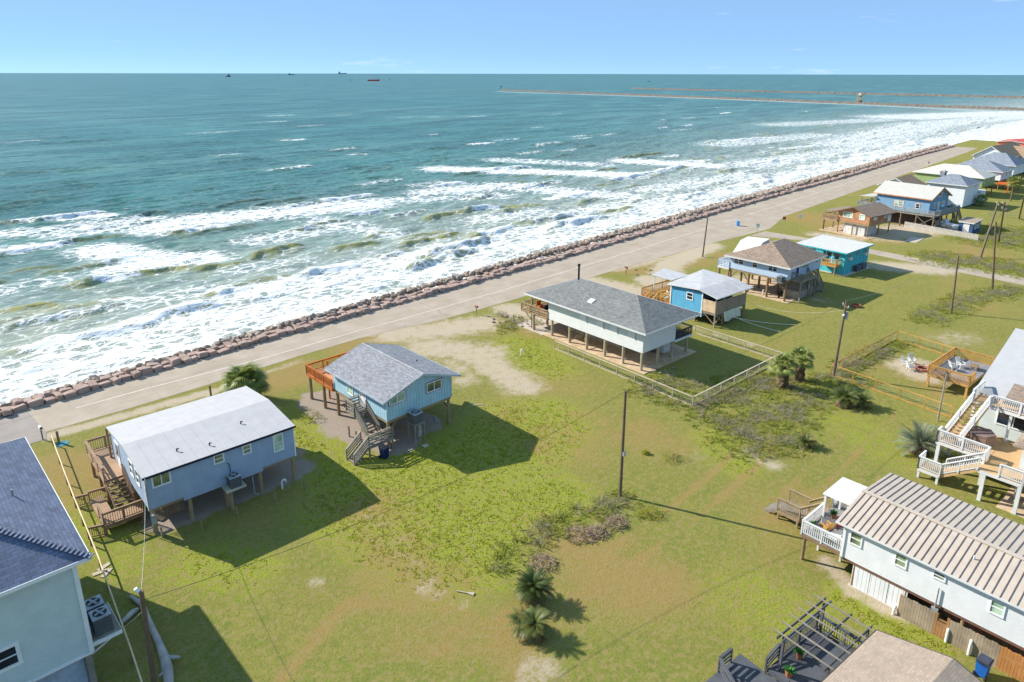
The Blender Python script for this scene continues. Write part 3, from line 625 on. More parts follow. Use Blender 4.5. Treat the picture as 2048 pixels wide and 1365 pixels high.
# ---------------------------------------------------------------- B: slate blue house, pale metal roof, front deck
BLUEG = M('slate_blue_lap', srgb(160, 178, 204), 'siding', var=.08); NAVYT = M('navy_fascia', srgb(30, 36, 62), rough=.5); MROOF = M('pale_metal_roof', srgb(182, 180, 180), var=.06, rough=.55, spec=.35, bump=.1); BW_ = M('deck_brown', srgb(158, 128, 104), 'wood')
h = thing('stilt_house', 'slate blue house on posts with low pale metal roof and front deck', 'house', (12, 45, 0), -4)
body(h, 0, 10.35, 0, 8.9, 2.02, 4.5, BLUEG, 'x', 4.86); MB().box(2.2, 7.8, .003, .2, 1.75, 2.018).build('wall_skirt', BLUEG, h)
ro = roof(h, MROOF, -.14, 10.5, -.16, 9.15, 4.56, 5.02, 'gable', 'x', th=.1)
g = MB(); g.beam((-.16, -.185, 4.50), (10.52, -.185, 4.50), .04, .16); g.build('fascia', NAVYT, ro)
for k in range(1, 12):
    for s in (0, 1):
        x = -.14 + k * .887; y0, y1, z0, z1 = (-.15, 4.47, 4.585, 5.035) if s == 0 else (9.13, 4.50, 4.585, 5.035)
        MB().beam((x, y0, z0 - .008), (x, y1, z1 - .008), .03, .012).build('roof_seam', MROOF, ro)
for p in ((2.6, 1.6, 4.72), (4.6, 1.0, 4.66), (7.4, 2.4, 4.78)): vent_pipe(ro, p, .22, .045, M('dark_vent', srgb(70, 70, 74)), True)
corner_boards(h, [(0, 0), (10.35, 0)], 2.0, 4.5, w=.1)
window(h, 'S', 0, .5, 1.5, 3.6, 4.34, 'v', trim=.1); window(h, 'S', 0, 4.52, 5.08, 3.72, 4.28, 'h'); window(h, 'S', 0, 6.55, 7.03, 3.68, 4.24, 'h'); window(h, 'S', 0, 8.82, 9.42, 2.98, 4.24, 'h', pane=GCURT)
window(h, 'W', 0, 1.4, 2.1, 3.2, 4.2, 'h'); window(h, 'W', 0, 2.9, 3.7, 3.2, 4.2, 'h'); door(h, 'W', 0, 6.6, 7.5, 2.05, 4.05, M('white_door', srgb(226, 226, 222)), True)
posts(h, [(.25, .25), (2.6, .25), (7.6, .25), (10.2, .25)] + [(x, y) for x in (.25, 2.6, 5.1, 7.6, 10.2) for y in (4.4, 8.6)], 2.02, .15); posts(h, [(5.1, .2)], 1.75, .17)
MB().box(.1, 10.2, .12, .3, 1.78, 2.0).build('beam', POSTW, h)
m = MB(); m.box(4.75, 6.15, -.95, -.01, 1.62, 1.76); m.beam((5.1, -.8, 1.6), (5.1, .2, 1.6), .14, .14); m.build('condenser_shelf', M('shelf_tan', srgb(196, 186, 164)), h); condenser(h, (5.5, -.46, 1.78), .78, .78); posts(h, [(5.12, -.6)], 1.6, .12)
MB().cyl((5.45, -.06, 2.6), (5.45, -.06, 3.3), .025).cyl((5.45, -.06, 3.3), (5.3, -.02, 3.42), .025).build('refrigerant_line', WIRED, h)
# meter, mast and drop pipe at the near corner
MB().box(.02, .34, -.16, -.0, .95, 1.62).build('meter_box', GALV, h); MB().cyl((.02, -.1, .3), (.02, -.1, 4.6), .035).build('service_mast', GALV, h); MB().cyl((7.0, .1, .1), (7.0, .1, 1.8), .045).cyl((7.0, .1, .1), (7.3, -.1, .0), .045).build('drain_pipe', GALV, h)
for k in range(18): piece('slat', WOOD, h, (.45 + k * .105, .55, 1.35), (.04, .03, 1.2))
# deck along the left wall
deck(h, -1.35, -.02, 5.9, 11.1, 2.0, DECKT, 'x', BW_); deck(h, .0, 1.2, 9.05, 11.1, 1.98, DECKT, 'x', BW_)
posts(h, [(-1.2, 10.8), (-1.2, 8.4), (-1.2, 6.2), (1.0, 10.9)], 1.75, .10, BW_, True)
railing(h, (-1.33, 5.9, 2), (-1.33, 11.08, 2), 1.0, BW_, style='h', top=.2); railing(h, (-1.3, 11.08, 2), (1.2, 11.08, 2), 1.0, BW_, .15)
posts(h, [(-.15, 9.1)], 4.5, .07, BW_, True)
stairs(h, (-.72, 5.88, 1.98), (-.72, 3.55, .72), 1.15, BW_, rails=(0, 1))
deck(h, -2.35, .1, 2.25, 3.55, .72, DECKT, 'x', BW_, 'landing'); posts(h, [(-2.3, 2.3), (0, 2.3), (-2.3, 3.5)], .5, .08, BW_, True)
railing(h, (-2.35, 2.25, .72), (.1, 2.25, .72), .95, BW_, .14); railing(h, (-2.35, 2.25, .72), (-2.35, 3.55, .72), .95, BW_, style='h')
deck(h, -2.3, -1.45, 3.9, 7.0, .35, DECKT, 'y', BW_, 'lower_step'); railing(h, (-2.3, 7.0, .1), (-1.2, 6.85, .1), .9, BW_, .12); railing(h, (-3.1, 7.2, 0), (-2.3, 7.0, 0), .85, BW_, .12); railing(h, (-3.3, 2.6, 0), (-2.4, 2.3, 0), .85, BW_, .12)

# ---------------------------------------------------------------- C: light blue board house, grey gable roof
LBLUE = M('light_blue_board', srgb(166, 202, 216), 'board', period=.3, var=.1); SH_GREY = M('grey_shingles', srgb(140, 142, 148), 'shingle', period=.15, bump=.8); MAUVE = M('mauve_trim', srgb(140, 112, 136))
h = thing('stilt_house', 'light blue board house on posts with grey gable roof and orange cedar front deck', 'house', (29.75, 42.7, 0), -2.5)
body(h, 0, 6.75, 0, 8.5, 2.62, 4.72, LBLUE, 'y', 5.75, floor=POSTW)
ro = roof(h, SH_GREY, -.5, 7.5, -.45, 9.0, 4.62, 5.95, 'gable', 'y', th=.13, fascia=M('grey_fascia', srgb(176, 186, 194)))
MB().beam((3.5, -.44, 5.965), (3.5, 9.0, 5.965), .05, .03).build('ridge_vent', M('ridge_vent_white', srgb(206, 204, 200)), ro); vent_pipe(ro, (5.6, 3.4, 5.2), .2, .06, BLACK)
window(h, 'S', 0, .33, 1.8, 4.02, 4.72, 'v', trim=.07, pane=GCURT, outer=MAUVE); window(h, 'S', 0, 4.15, 5.62, 3.88, 4.62, 'v', trim=.07, outer=MAUVE)
window(h, 'W', 0, 5.2, 6.0, 3.15, 4.3, 'h', trim=.09, pane=GCURT); door(h, 'W', 0, 3.1, 3.95, 2.66, 4.45, M('white_door'))
corner_boards(h, [(0, 0), (6.75, 0)], 2.6, 4.7, M('trim_paleblue', srgb(186, 206, 216)), .09)
posts(h, [(x, y) for x in (.2, 3.3, 6.55) for y in (.2, 4.3, 8.3)] + [(.0, 10.4), (.0, 13.0), (5.0, 13.0)], 2.4, .15)
for q in (((.3, .2, 1.5), (1.1, .2, 2.4)), ((6.5, .2, 1.4), (5.6, .2, 2.4)), ((.2, 4.2, 1.5), (.2, 3.3, 2.4)), ((6.5, .3, 1.5), (6.5, 1.2, 2.4))): brace(h, *q)
deck(h, -.1, 5.2, 8.55, 13.4, 2.6, DECKO, 'x', NEWW); railing(h, (-.1, 8.6, 2.6), (-.1, 13.4, 2.6), .85, NEWW, .13); railing(h, (-.1, 13.4, 2.6), (5.2, 13.4, 2.6), .85, NEWW, .13); posts(h, [(1.3, 11.9)], 3.9, .07, NEWW, True)
# stair down the left wall, landing, then down away from the house
deck(h, -1.25, -.03, 3.0, 4.25, 2.6, GREYW, 'x', GREYW, 'landing'); railing(h, (-1.25, 3.0, 2.6), (-1.25, 4.25, 2.6), .95, GREYW, style='h'); railing(h, (-1.25, 4.25, 2.6), (0, 4.25, 2.6), .95, GREYW, style='h')
stairs(h, (-.64, 3.0, 2.6), (-.64, 1.1, 1.15), 1.1, GREYW, rails=(1, 1), style='h'); deck(h, -1.9, .4, -.15, 1.1, 1.15, GREYW, 'x', GREYW, 'lower_landing')
railing(h, (-1.9, -.15, 1.15), (.4, -.15, 1.15), .95, GREYW, style='h'); posts(h, [(-1.85, -.1), (-1.85, 1.05), (.35, -.1), (-1.2, 4.2), (-1.2, 3.05)], 1.0, .06, GREYW, True); stairs(h, (-1.9, .48, 1.15), (-3.3, .48, .05), 1.1, GREYW, rails=(1, 1), style='h')
m = MB()
for x in (1.9, 2.8):
    for y in (-.25, -1.2): m.box(x - .05, x + .05, y - .05, y + .05, -.1, 2.0)
m.box(1.8, 2.9, -1.3, -.15, 2.0, 2.08); m.build('condenser_stand', GREYW, h); condenser(h, (2.35, -.72, 2.09), .9, .8)
MB().box(2.2, 2.5, -1.3, -1.22, .9, 1.5).box(2.25, 2.45, -1.3, -1.22, 1.6, 1.9).build('meter_box', GALV, h); MB().cyl((2.35, -1.26, .1), (2.35, -1.26, 1.95), .03).build('conduit', GALV, h)
(MB().cyl((4.9, .2, .95), (4.98, .2, .95), .36, .36, 14).build('hose_reel', GALV, h))
MB().box(2.35, 2.85, -1.75, -1.35, -.02, .06).build('pad', CONC, h)

# ---------------------------------------------------------------- D: wide pale grey house, hip roof, tall posts
PALEG = M('pale_grey_panel', srgb(218, 220, 218), var=.05, rough=.85); SH_GREEN = M('grey_green_shingles', srgb(126, 128, 126), 'shingle', period=.15, bump=.8); SHUT = M('pale_shutter', srgb(232, 236, 238), var=.05)
h = thing('stilt_house', 'long pale grey house on tall posts with broad grey hip roof and concrete slab', 'house', (57.6, 36.3, 0), -5)
body(h, 0, 5.6, .1, 14.2, 2.1, 4.6, PALEG); body_back = MB().box(5.6, 8.3, 3.4, 14.2, 2.1, 4.6).build('wing_wall', PALEG, h)
ro = roof(h, SH_GREEN, -.75, 9.0, -.75, 17.6, 4.66, 6.6, 'hip', 'y', ridge=(4.4, 12.6), th=.12, fascia=WHITE)
m = MB(); m.hexa([(.9, 8.2, 5.3), (1.5, 8.2, 5.54), (1.5, 8.9, 5.54), (.9, 8.9, 5.3), (.9, 8.2, 5.42), (1.5, 8.2, 5.66), (1.5, 8.9, 5.66), (.9, 8.9, 5.42)]); m.build('skylight', WINW, ro); vent_pipe(ro, (2.0, 9.6, 5.6), .5); MB().cyl((4.2, 13.4, 6.1), (4.2, 13.4, 8.0), .12).cyl((4.2, 13.4, 8.0), (4.2, 13.4, 8.25), .17).build('flue', BLACK, ro)
for s0 in (8.05, 5.55, 3.55, 1.15):
    f = face_frame('W', 0); sh = fbox(MB(), f, s0, s0 + 1.0, 3.42, 4.12, -.01, .05).build('shutter', SHUT, h); fbox(MB(), f, s0 - .045, s0 - .005, 3.3, 4.12, -.01, .07).build('shutter_edge', GALV, sh)
posts(h, [(.2, y) for y in (.3, 2.8, 5.4, 8.1, 10.8, 13.7)] + [(x, y) for x in (2.9, 5.5) for y in (.3, 5.4, 10.8, 13.7)] + [(8.1, .3), (8.1, 3.5), (8.1, 8), (8.1, 13.7), (-.1, 16.6), (2.2, 16.6)], 2.1, .16, M('pale_post', srgb(190, 176, 146), 'wood'))
slab(h, -.35, 9.0, -.5, 14.6, .07, M('tan_concrete', srgb(196, 172, 142))); slab(h, -.5, 7, 14.6, 19.4, .06); MB().box(3.0, 3.12, 5.2, 13.8, .1, 2.0).build('storage_wall', M('store_tan', srgb(200, 178, 150), 'board', period=.9), h); MB().box(5.7, 6.9, 1.6, 2.9, .08, 1.1).build('cabinet', WHITE, h)
for q in (((.2, 10.8, .2), (1.3, 9.4, 1.7)), ((.2, 8.1, .3), (1.2, 9.6, 1.5)), ((-.1, 16.6, .9), (-.1, 18.3, 2.1)), ((2.2, 16.6, .9), (2.2, 18.3, 2.1))): brace(h, *q)
deck(h, -.05, 7.5, 14.3, 18.9, 2.15, DECKT, 'x', POSTW); railing(h, (-.05, 14.3, 2.15), (-.05, 18.9, 2.15), .9, POSTW, style='h', top=.25); railing(h, (-.05, 18.9, 2.15), (7.5, 18.9, 2.15), .9, POSTW, style='h'); posts(h, [(.1, 17.2)], 4.6, .06, sq=True)
for k, (x, y) in enumerate(((1.2, 15.6), (2.4, 16.3), (1.6, 17.4))): MB().box(x, x + .7, y, y + .6, 2.16, 2.5).box(x, x + .7, y + .5, y + .6, 2.5, 3.0).build('deck_bench', NEWW if k else BLACK, h)
# side balcony by the near right corner
deck(h, 5.63, 8.75, .1, 3.4, 2.15, DECKG, 'x', PALEG, 'balcony'); BL = M('black_iron', (.03, .03, .035), rough=.5); railing(h, (5.7, .13, 2.15), (8.72, .13, 2.15), .9, BL, .15, top=.07, pw=.05); railing(h, (8.72, .13, 2.15), (8.72, 3.4, 2.15), .9, BL, .15, top=.07, pw=.05); stairs(h, (7.1, 2.6, 2.1), (5.0, 2.6, .1), .9, GREYW)
MB().box(5.9, 6.7, 1.0, 1.7, 2.16, 2.6).box(5.9, 6.7, 1.6, 1.7, 2.6, 3.1).build('deck_chair', DARKW, h)

# ---------------------------------------------------------------- E: bright blue house with sheet metal roof and boarded porch
BRB = M('bright_blue_lap', srgb(96, 172, 210), 'siding', var=.1); SHEET = M('white_sheet_metal', srgb(188, 187, 187), 'metal', period=.66, var=.14, rough=.45, spec=.4, alt=srgb(168, 164, 160)); GB = M('grey_porch_board', srgb(152, 138, 122), 'siding', period=.2, var=.2)
h = thing('stilt_house', 'bright blue house with white sheet metal roof and weathered boarded porch', 'house', (75, 37.4, 0), -6)
body(h, .0, 6.7, 2.0, 6.75, 1.5, 4.0, BRB, floor=POSTW); MB().box(0, 6.7, 2.0, 6.7, .9, 1.5).build('lower_wall', BRB, h)
ro = MB().prism([(-.35, -.4, 3.93), (7.5, -.4, 3.86), (7.5, 2.3, 4.40), (-.35, 2.3, 4.47)], .06).prism([(-.35, 2.3, 4.47), (7.5, 2.3, 4.40), (7.5, 7.2, 4.62), (-.35, 7.2, 4.08)], .06).build('roof', SHEET, h)
for k in range(1, 12):
    x = -.35 + k * .655; MB().beam((x, -.4, 3.955 - .07 * (x / 7.8)), (x, 2.3, 4.49 - .07 * (x / 7.8)), .05, .035).beam((x, 2.3, 4.49 - .07 * (x / 7.8)), (x, 7.2, 4.10 + .54 * ((x + .35) / 7.85)), .05, .035).build('roof_seam', SHEET, ro)
MB().beam((-.37, -.42, 3.87), (7.52, -.42, 3.80), .03, .1).beam((-.38, -.4, 3.87), (-.38, 2.3, 4.41), .03, .1).beam((-.38, 2.3, 4.41), (-.38, 7.2, 4.02), .03, .1).build('fascia', WHITE, ro)
corner_boards(h, [(0, 2.0), (0, 6.75)], .9, 4.1, w=.12); window(h, 'W', 0, 3.45, 4.25, 2.75, 3.55, 'h', trim=.1, pane=GDARK)
for k in range(4): MB().box(.06 + k * 1.66, .06 + k * 1.66 + 1.6, -.03, .03, 1.75, 3.35 - .05 * k).build('porch_panel', GB, h)
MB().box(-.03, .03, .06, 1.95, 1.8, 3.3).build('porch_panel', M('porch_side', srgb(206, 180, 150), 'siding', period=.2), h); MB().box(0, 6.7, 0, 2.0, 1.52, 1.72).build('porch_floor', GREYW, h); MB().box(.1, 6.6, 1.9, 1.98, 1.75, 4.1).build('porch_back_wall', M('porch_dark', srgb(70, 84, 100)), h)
posts(h, [(.05, .05), (1.8, .05), (3.4, .05), (6.6, .05)], 3.9, .07, GREYW, True); posts(h, [(.15, .1), (1.8, .1), (4.2, .1), (6.4, .1), (.2, 3.0), (3, 3.0), (6.4, 3), (.2, 6.4), (3, 6.4), (6.4, 6.4)], 1.5, .12)
for q in (((.15, .1, .3), (-.0, 1.6, 1.5)), ((.15, .1, .3), (1.5, .1, 1.5)), ((1.8, .1, .3), (.4, .1, 1.5)), ((.2, 3, .2), (.2, 4.6, 1.4)), ((1.8, .1, .3), (3.2, .1, 1.5))): brace(h, *q)
TARP = M('tarp', srgb(204, 206, 184), var=.15); m = MB(); n = 10
for k in range(n):
    x0, x1 = 1.7 + k * .36, 2.06 + k * .36; y = lambda x: -.10 - .05 * math.sin(x * 3.1)
    m.hexa([(x0, y(x0) - .25, .55 + .1 * math.sin(x0 * 2)), (x1, y(x1) - .25, .55 + .1 * math.sin(x1 * 2)), (x1, y(x1) - .23, .55 + .1 * math.sin(x1 * 2)), (x0, y(x0) - .23, .55 + .1 * math.sin(x0 * 2)), (x0, y(x0), 1.7), (x1, y(x1), 1.7), (x1, y(x1) + .02, 1.7), (x0, y(x0) + .02, 1.7)])
m.build('tarp', TARP, h)
# front canopy, new stair rails and stacked lumber
MB().prism([(1.7, 8.0, 3.95), (5.4, 8.0, 4.0), (5.4, 12.2, 4.05), (1.7, 11.3, 4.0)], .07).build('canopy', SHEET, h); posts(h, [(1.9, 11.0), (5.2, 11.8), (5.2, 8.2), (1.9, 8.2)], 3.9, .05, WHITE, True)
deck(h, 0, 6.6, 6.8, 11.5, 1.5, TANW, 'x', NEWW); posts(h, [(0.1, 11.3), (3.2, 11.3), (6.5, 11.3)], 1.3, .09, TANW, True); stairs(h, (-.02, 9.4, 1.5), (-2.6, 9.4, .1), 1.2, TANW, rails=(1, 1)); railing(h, (0, 6.9, 1.5), (0, 8.7, 1.5), .95, TANW); railing(h, (0, 10.1, 1.5), (0, 11.5, 1.5), .95, TANW); railing(h, (0, 11.5, 1.5), (6.6, 11.5, 1.5), .95, TANW)
for k in range(9): MB().beam((.5 + (k % 3) * .25, 7.1 + (k % 4) * .5, 1.55 + (k // 3) * .07), (3.4 + (k % 3) * .2, 8.3 + (k % 5) * .45, 1.56 + (k // 3) * .07), .2, .05).build('lumber', TANW if k % 2 else WHITE, h)

# ---------------------------------------------------------------- F: pale blue house, brown hip roof with white gable
PBL = M('periwinkle_lap', srgb(186, 204, 226), 'siding', var=.06); SH_BRN = M('brown_shingles', srgb(150, 132, 116), 'shingle', period=.15, bump=.8)
h = thing('stilt_house', 'periwinkle house on tall braced posts with brown hip roof and raised white gable', 'house', (91, 35.4, 0), -4)
body(h, 0, 9.9, 0, 8.8, 3.05, 4.95, PBL, floor=POSTW); ro = roof(h, SH_BRN, -.6, 10.4, -.6, 9.4, 4.95, 7.1, 'hip', 'x', ridge=(3.4, 7.0), th=.13, fascia=WHITE)
m = MB(); m.v = [(1.0, 5.6, 5.5), (4.9, 5.6, 5.5), (4.9, 5.6, 7.15), (2.9, 5.6, 6.9), (1.0, 9.0, 5.2), (4.9, 9.0, 5.2), (4.9, 9.0, 6.9), (2.9, 9, 6.7)]; m.f = [[0, 1, 2, 3], [4, 7, 6, 5], [0, 3, 7, 4], [3, 2, 6, 7], [1, 5, 6, 2]]; m.build('gable_wall', WHITE, ro); vent_pipe(ro, (2.2, 3.0, 6.0), .2)
for a, b in ((8.05, 7.45), (7.35, 6.7), (5.2, 4.55), (2.8, 2.25), (2.15, 1.6)): window(h, 'W', 0, b, a, 3.98, 4.7, 'h', trim=.07, pane=GDARK)
for k in range(3): window(h, 'S', 0, 4.15 + k * .62, 4.68 + k * .62, 4.05, 4.7, 'h', trim=.05, pane=GDARK)
window(h, 'S', 0, 8.25, 8.75, 4.1, 4.65, 'h', trim=.06, pane=GDARK); door(h, 'S', 0, 2.3, 3.1, 3.1, 4.85, M('navy_door', srgb(40, 60, 130)))
deck(h, -.1, 3, 8.8, 10.6, 3.05, WHITE, 'x', WHITE, 'balcony'); railing(h, (-.05, 8.85, 3.05), (-.05, 10.6, 3.05), .95, PBL, style='h'); railing(h, (-.05, 10.6, 3.05), (3, 10.6, 3.05), .95, PBL, style='h')
posts(h, [(x, y) for x in (.15, 3.3, 6.6, 9.7) for y in (.15, 2.8, 5.7, 8.6)] + [(.1, 10.4), (2.8, 10.4)], 2.85, .17, WOOD)
for q in (((.15, .2, 1.6), (.15, 1.2, 2.8)), ((.15, .2, 1.6), (1.2, .2, 2.8)), ((.15, 8.6, 1.6), (.15, 7.6, 2.8)), ((.15, 5.7, 1.6), (.15, 6.7, 2.8)), ((9.7, .2, 1.6), (8.7, .2, 2.8)), ((9.7, .2, 1.8), (9.7, 1.2, 2.8))): brace(h, *q, WOOD, .12)
deck(h, 1.2, 5.6, -1.5, -.02, 3.05, GREYW, 'x', GREYW, 'porch'); railing(h, (1.2, -1.5, 3.05), (4.4, -1.5, 3.05), .95, GREYW); railing(h, (1.2, -1.5, 3.05), (1.2, 0, 3.05), .95, GREYW); stairs(h, (5.6, -.8, 3.05), (8.6, -.8, .1), 1.2, GREYW, rails=(1, 1)); posts(h, [(1.3, -1.4), (4.4, -1.4), (5.5, -1.4)], 2.8, .1, GREYW, True)
m = MB(); m.box(-.95, .0, .2, 1.6, 2.75, 2.85); m.build('condenser_shelf', GREYW, h); condenser(h, (-.5, .7, 2.86), .75, .75); brace(h, (.1, .8, 1.9), (-.8, .8, 2.7))
MB().box(2.2, 4.6, -.9, 1.6, .05, 1.15).build('lower_enclosure', M('enclosure_tan', srgb(176, 166, 150), 'board', period=.2), h); MB().box(2.2, 4.6, -.9, 1.6, 1.15, 2.7).build('screen_room', M('screen_grey', srgb(110, 112, 112)), h)
for x in (2.2, 3.0, 3.8, 4.6): MB().box(x - .06, x + .06, -.96, -.9, .05, 2.8).build('screen_frame', GREYW, h)
slab(h, -.4, 10.2, -.6, 9.2, .05, M('tan_concrete', srgb(196, 172, 142))); MB().box(.9, 1.7, 1.2, 1.6, .45, .95).box(.95, 1.05, 1.25, 1.5, .05, .45).box(1.55, 1.65, 1.25, 1.5, .05, .45).build('barbecue', BLACK, h)

# ---------------------------------------------------------------- G: turquoise house with flat white roof
TURQ = M('turquoise_panel', srgb(74, 178, 192), 'board', period=1.2, var=.08); WROOF = M('white_roof', srgb(196, 195, 190), var=.08); SCRN = M('screen_grey')
h = thing('stilt_house', 'turquoise house with flat white roof and small side porch beside the lane', 'house', (110.3, 34.4, 0), -8)
body(h, 0, 7.6, 0, 7.5, 1.05, 3.6, TURQ); MB().box(0, 2.6, .01, 7.4, -.05, 1.049).build('lower_wall', TURQ, h); roof(h, WROOF, -.6, 8.1, -.45, 8.2, 3.66, 3.86, 'flat', 'y', th=.16, fascia=TURQ)
door(h, 'W', 0, 2.1, 3.0, 1.6, 3.3, M('turquoise_door', srgb(60, 160, 180)), True); MB().box(-.5, -.0, 3.35, 4.6, 1.6, 3.3).build('closet', TURQ, h); window(h, 'W', 0, .9, 1.7, 2.3, 3.2, 'h', pane=GDARK, mat=TURQ); window(h, 'W', 0, 5.4, 6.2, 2.5, 3.2, 'h', pane=GDARK)
window(h, 'S', 0, .9, 1.6, 2.75, 3.35, 'h', trim=.05, pane=GDARK, mat=TURQ); window(h, 'S', 0, 3.4, 4.0, 2.75, 3.35, 'h', trim=.05, pane=GDARK, mat=TURQ); window(h, 'S', 0, 5.8, 6.5, 2.75, 3.35, 'h', trim=.05, pane=GDARK, mat=TURQ)
for x in (.95, 5.85): MB().box(x, x + .62, -.42, .0, 2.3, 2.72).build('window_unit', WHITE, h)
deck(h, -1.5, -.02, .6, 3.5, 1.6, TANW, 'y', TANW, 'porch'); railing(h, (-1.5, .6, 1.6), (-1.5, 3.5, 1.6), .85, TANW); railing(h, (-1.5, .6, 1.6), (0, .6, 1.6), .85, TANW); posts(h, [(-1.4, .7), (-1.4, 3.4), (3.2, .2), (7.3, .2), (7.3, 7), (5, .2)], 1.35, .1); slab(h, -.5, 8, -.6, 7.5, .05); brace(h, (3.2, .15, .2), (4.9, .15, 1.0), TURQ)
for x in (3.4, 5.2): MB().box(x, x + 1.3, -.5, .2, .05, .95).build('stored_box', M('grey_store', srgb(96, 104, 108)), h)

# ---------------------------------------------------------------- H: brown clapboard cabin with deck
CABIN = M('brown_clapboard', srgb(178, 132, 98), 'siding', period=.22, var=.25); CABROOF = M('cabin_shingles', srgb(150, 130, 112), 'shingle', period=.15)
h = thing('stilt_house', 'brown clapboard cabin on posts with brown gable roof and pale garage below', 'house', (140, 40.3, 0), -12)
body(h, 0, 7.9, 0, 6.35, 2.45, 4.3, CABIN, 'x', 5.45, floor=POSTW); ro = roof(h, CABROOF, -.6, 8.6, -.6, 6.9, 4.2, 5.6, 'gable', 'x', th=.13, fascia=M('brown_fascia', srgb(120, 100, 88)))
window(h, 'W', 0, 3.5, 5.25, 3.35, 4.25, '+', trim=.09, pane=GCURT); window(h, 'W', 0, 1.05, 1.95, 3.35, 4.25, 'h', trim=.09, pane=GCURT); window(h, 'S', 0, 1.4, 2.5, 3.4, 4.2, 'h', pane=GCURT); window(h, 'S', 0, 5.2, 6.0, 3.4, 4.2, 'h', pane=GCURT); door(h, 'S', 0, 6.6, 7.4, 2.5, 4.2, WHITE)
deck(h, -.2, 7, 6.35, 9.4, 2.4, DECKT, 'x', DECKT); railing(h, (-.2, 6.4, 2.4), (-.2, 9.4, 2.4), .9, DECKT, .2); railing(h, (-.2, 9.4, 2.4), (7, 9.4, 2.4), .9, DECKT, .2); MB().prism([(-.3, 6.2, 4.25), (7, 6.2, 4.25), (7, 9.3, 4.0), (-.3, 9.3, 4.0)], .1).build('porch_roof', CABROOF, h); posts(h, [(0, 9.1), (3.4, 9.1), (6.8, 9.1)], 3.95, .06, POSTW, True)
posts(h, [(.15, .15), (.15, 3.2), (.15, 6.2), (3.9, .15), (7.7, .15), (7.7, 6.2), (-.1, 9.2), (3.4, 9.2), (3.9, 6.2)], 2.3, .11, WOOD); MB().box(.6, 4.6, 1.0, 5.2, .05, 2.44).build('garage_wall', M('garage_pale', srgb(206, 204, 200), 'board', period=.6), h); slab(h, -1, 8.4, -.8, 9.6, .05, M('tan_concrete'))

# ---------------------------------------------------------------- I: large blue house with wraparound deck
OCEAN = M('ocean_blue_lap', srgb(124, 160, 186), 'siding', var=.08); PALER = M('cream_metal_roof', srgb(190, 187, 178), 'metal', period=.6, var=.06, rough=.5); COPPER = M('copper_fascia', srgb(196, 130, 84))
h = thing('stilt_house', 'large ocean blue house with pale gable roof, copper fascia and grey wraparound deck', 'house', (157.4, 34.6, 0), -9)
body(h, 0, 8.4, 0, 10.6, 3.0, 6.1, OCEAN, 'y', 7.9); MB().box(0.3, 8, .3, 10.2, .0, 3.0).build('lower_wall', M('lower_dark', srgb(84, 74, 66), var=.4, scale=.5), h)
ro = roof(h, PALER, -.5, 8.9, -.5, 11.3, 5.95, 8.05, 'gable', 'y', th=.14, fascia=COPPER)
window(h, 'W', 0, 5.1, 6.8, 3.75, 4.75, '+', pane=GCURT, outer=COPPER); window(h, 'W', 0, 1.9, 2.6, 3.8, 4.7, 'h', pane=GDARK, outer=COPPER); window(h, 'S', 0, 3.2, 4.8, 6.2, 6.95, 'v', trim=.1, pane=GDARK); window(h, 'S', 0, 2.0, 2.8, 3.9, 4.9, 'h', pane=GCURT); window(h, 'S', 0, 5.6, 6.9, 3.9, 4.9, 'v', pane=GCURT); door(h, 'S', 0, 3.7, 4.5, 3.05, 5.0, WHITE)
deck(h, -1.7, 9.8, -1.9, -.02, 3.0, GREYW, 'x', GREYW); deck(h, -1.7, -.02, 0, 10.5, 2.99, GREYW, 'x', GREYW); deck(h, 0, 8.4, 10.65, 13.6, 2.98, GREYW, 'x', GREYW)
for a, b in (((-1.7, -1.9), (9.8, -1.9)), ((-1.7, -1.9), (-1.7, 13.6)), ((9.8, -1.9), (9.8, 0)), ((-1.7, 13.6), (8.4, 13.6))): railing(h, (*a, 3.0), (*b, 3.0), .95, GALV, style='h', pw=.12)
posts(h, [(x, -1.75) for x in (-1.5, 1.5, 4.5, 7.5, 9.6)] + [(-1.55, y) for y in (1.5, 4.5, 7.5, 10.5)] + [(0, 13.3), (4, 13.3), (8.2, 13.3)], 2.75, .14, WOOD); lattice_x(h, face_frame('W', -1.55), -1.7, 1.5, .3, 2.6, GREYW); lattice_x(h, face_frame('S', -1.75), -1.5, 1.5, .3, 2.6, GREYW)
MB().prism([(-.6, 10.8, 5.2), (8, 10.8, 5.2), (8, 13.8, 4.9), (-.6, 13.8, 4.9)], .1).build('porch_roof', PALER, h); posts(h, [(-.4, 13.5), (4, 13.5), (7.8, 13.5)], 4.85, .06, WOOD, True)
stairs(h, (9.8, -1.0, 3.0), (12.6, -1.0, .1), 1.2, GREYW, rails=(1, 1), style='h')
# ---------------------------------------------------------------- far houses along the road
def far_house(label, x, y, rot, W, D, z0, z1, zr, wall, rf, typ='hip', axis='y', ridge=None, fascia=None, post=True, wins=(), over=.5):
    h = thing('stilt_house', label, 'house', (x, y, 0), rot); g_ = axis if typ == 'gable' else None
    body(h, 0, W, 0, D, z0, z1, wall, g_, zr - .15); roof(h, rf, -over, W + over, -over, D + over, z1 - .03, zr, typ, axis, ridge, fascia=fascia or WHITE)
    if post: posts(h, [(a, b) for a in (.2, W / 2, W - .2) for b in (.2, D / 2, D - .2)], z0, .14, WOOD)
    for side, s0, s1, a, b in wins: window(h, side, 0, s0, s1, a, b, 'h', trim=.08, pane=GDARK)
    return h
SH_SLATE = M('slate_shingles', srgb(136, 143, 154), 'shingle', period=.16); CREAMR = M('cream_shingles', srgb(206, 202, 190), 'shingle', period=.16, var=.1); TANR = M('tan_shingles', srgb(164, 138, 112), 'shingle', period=.16)
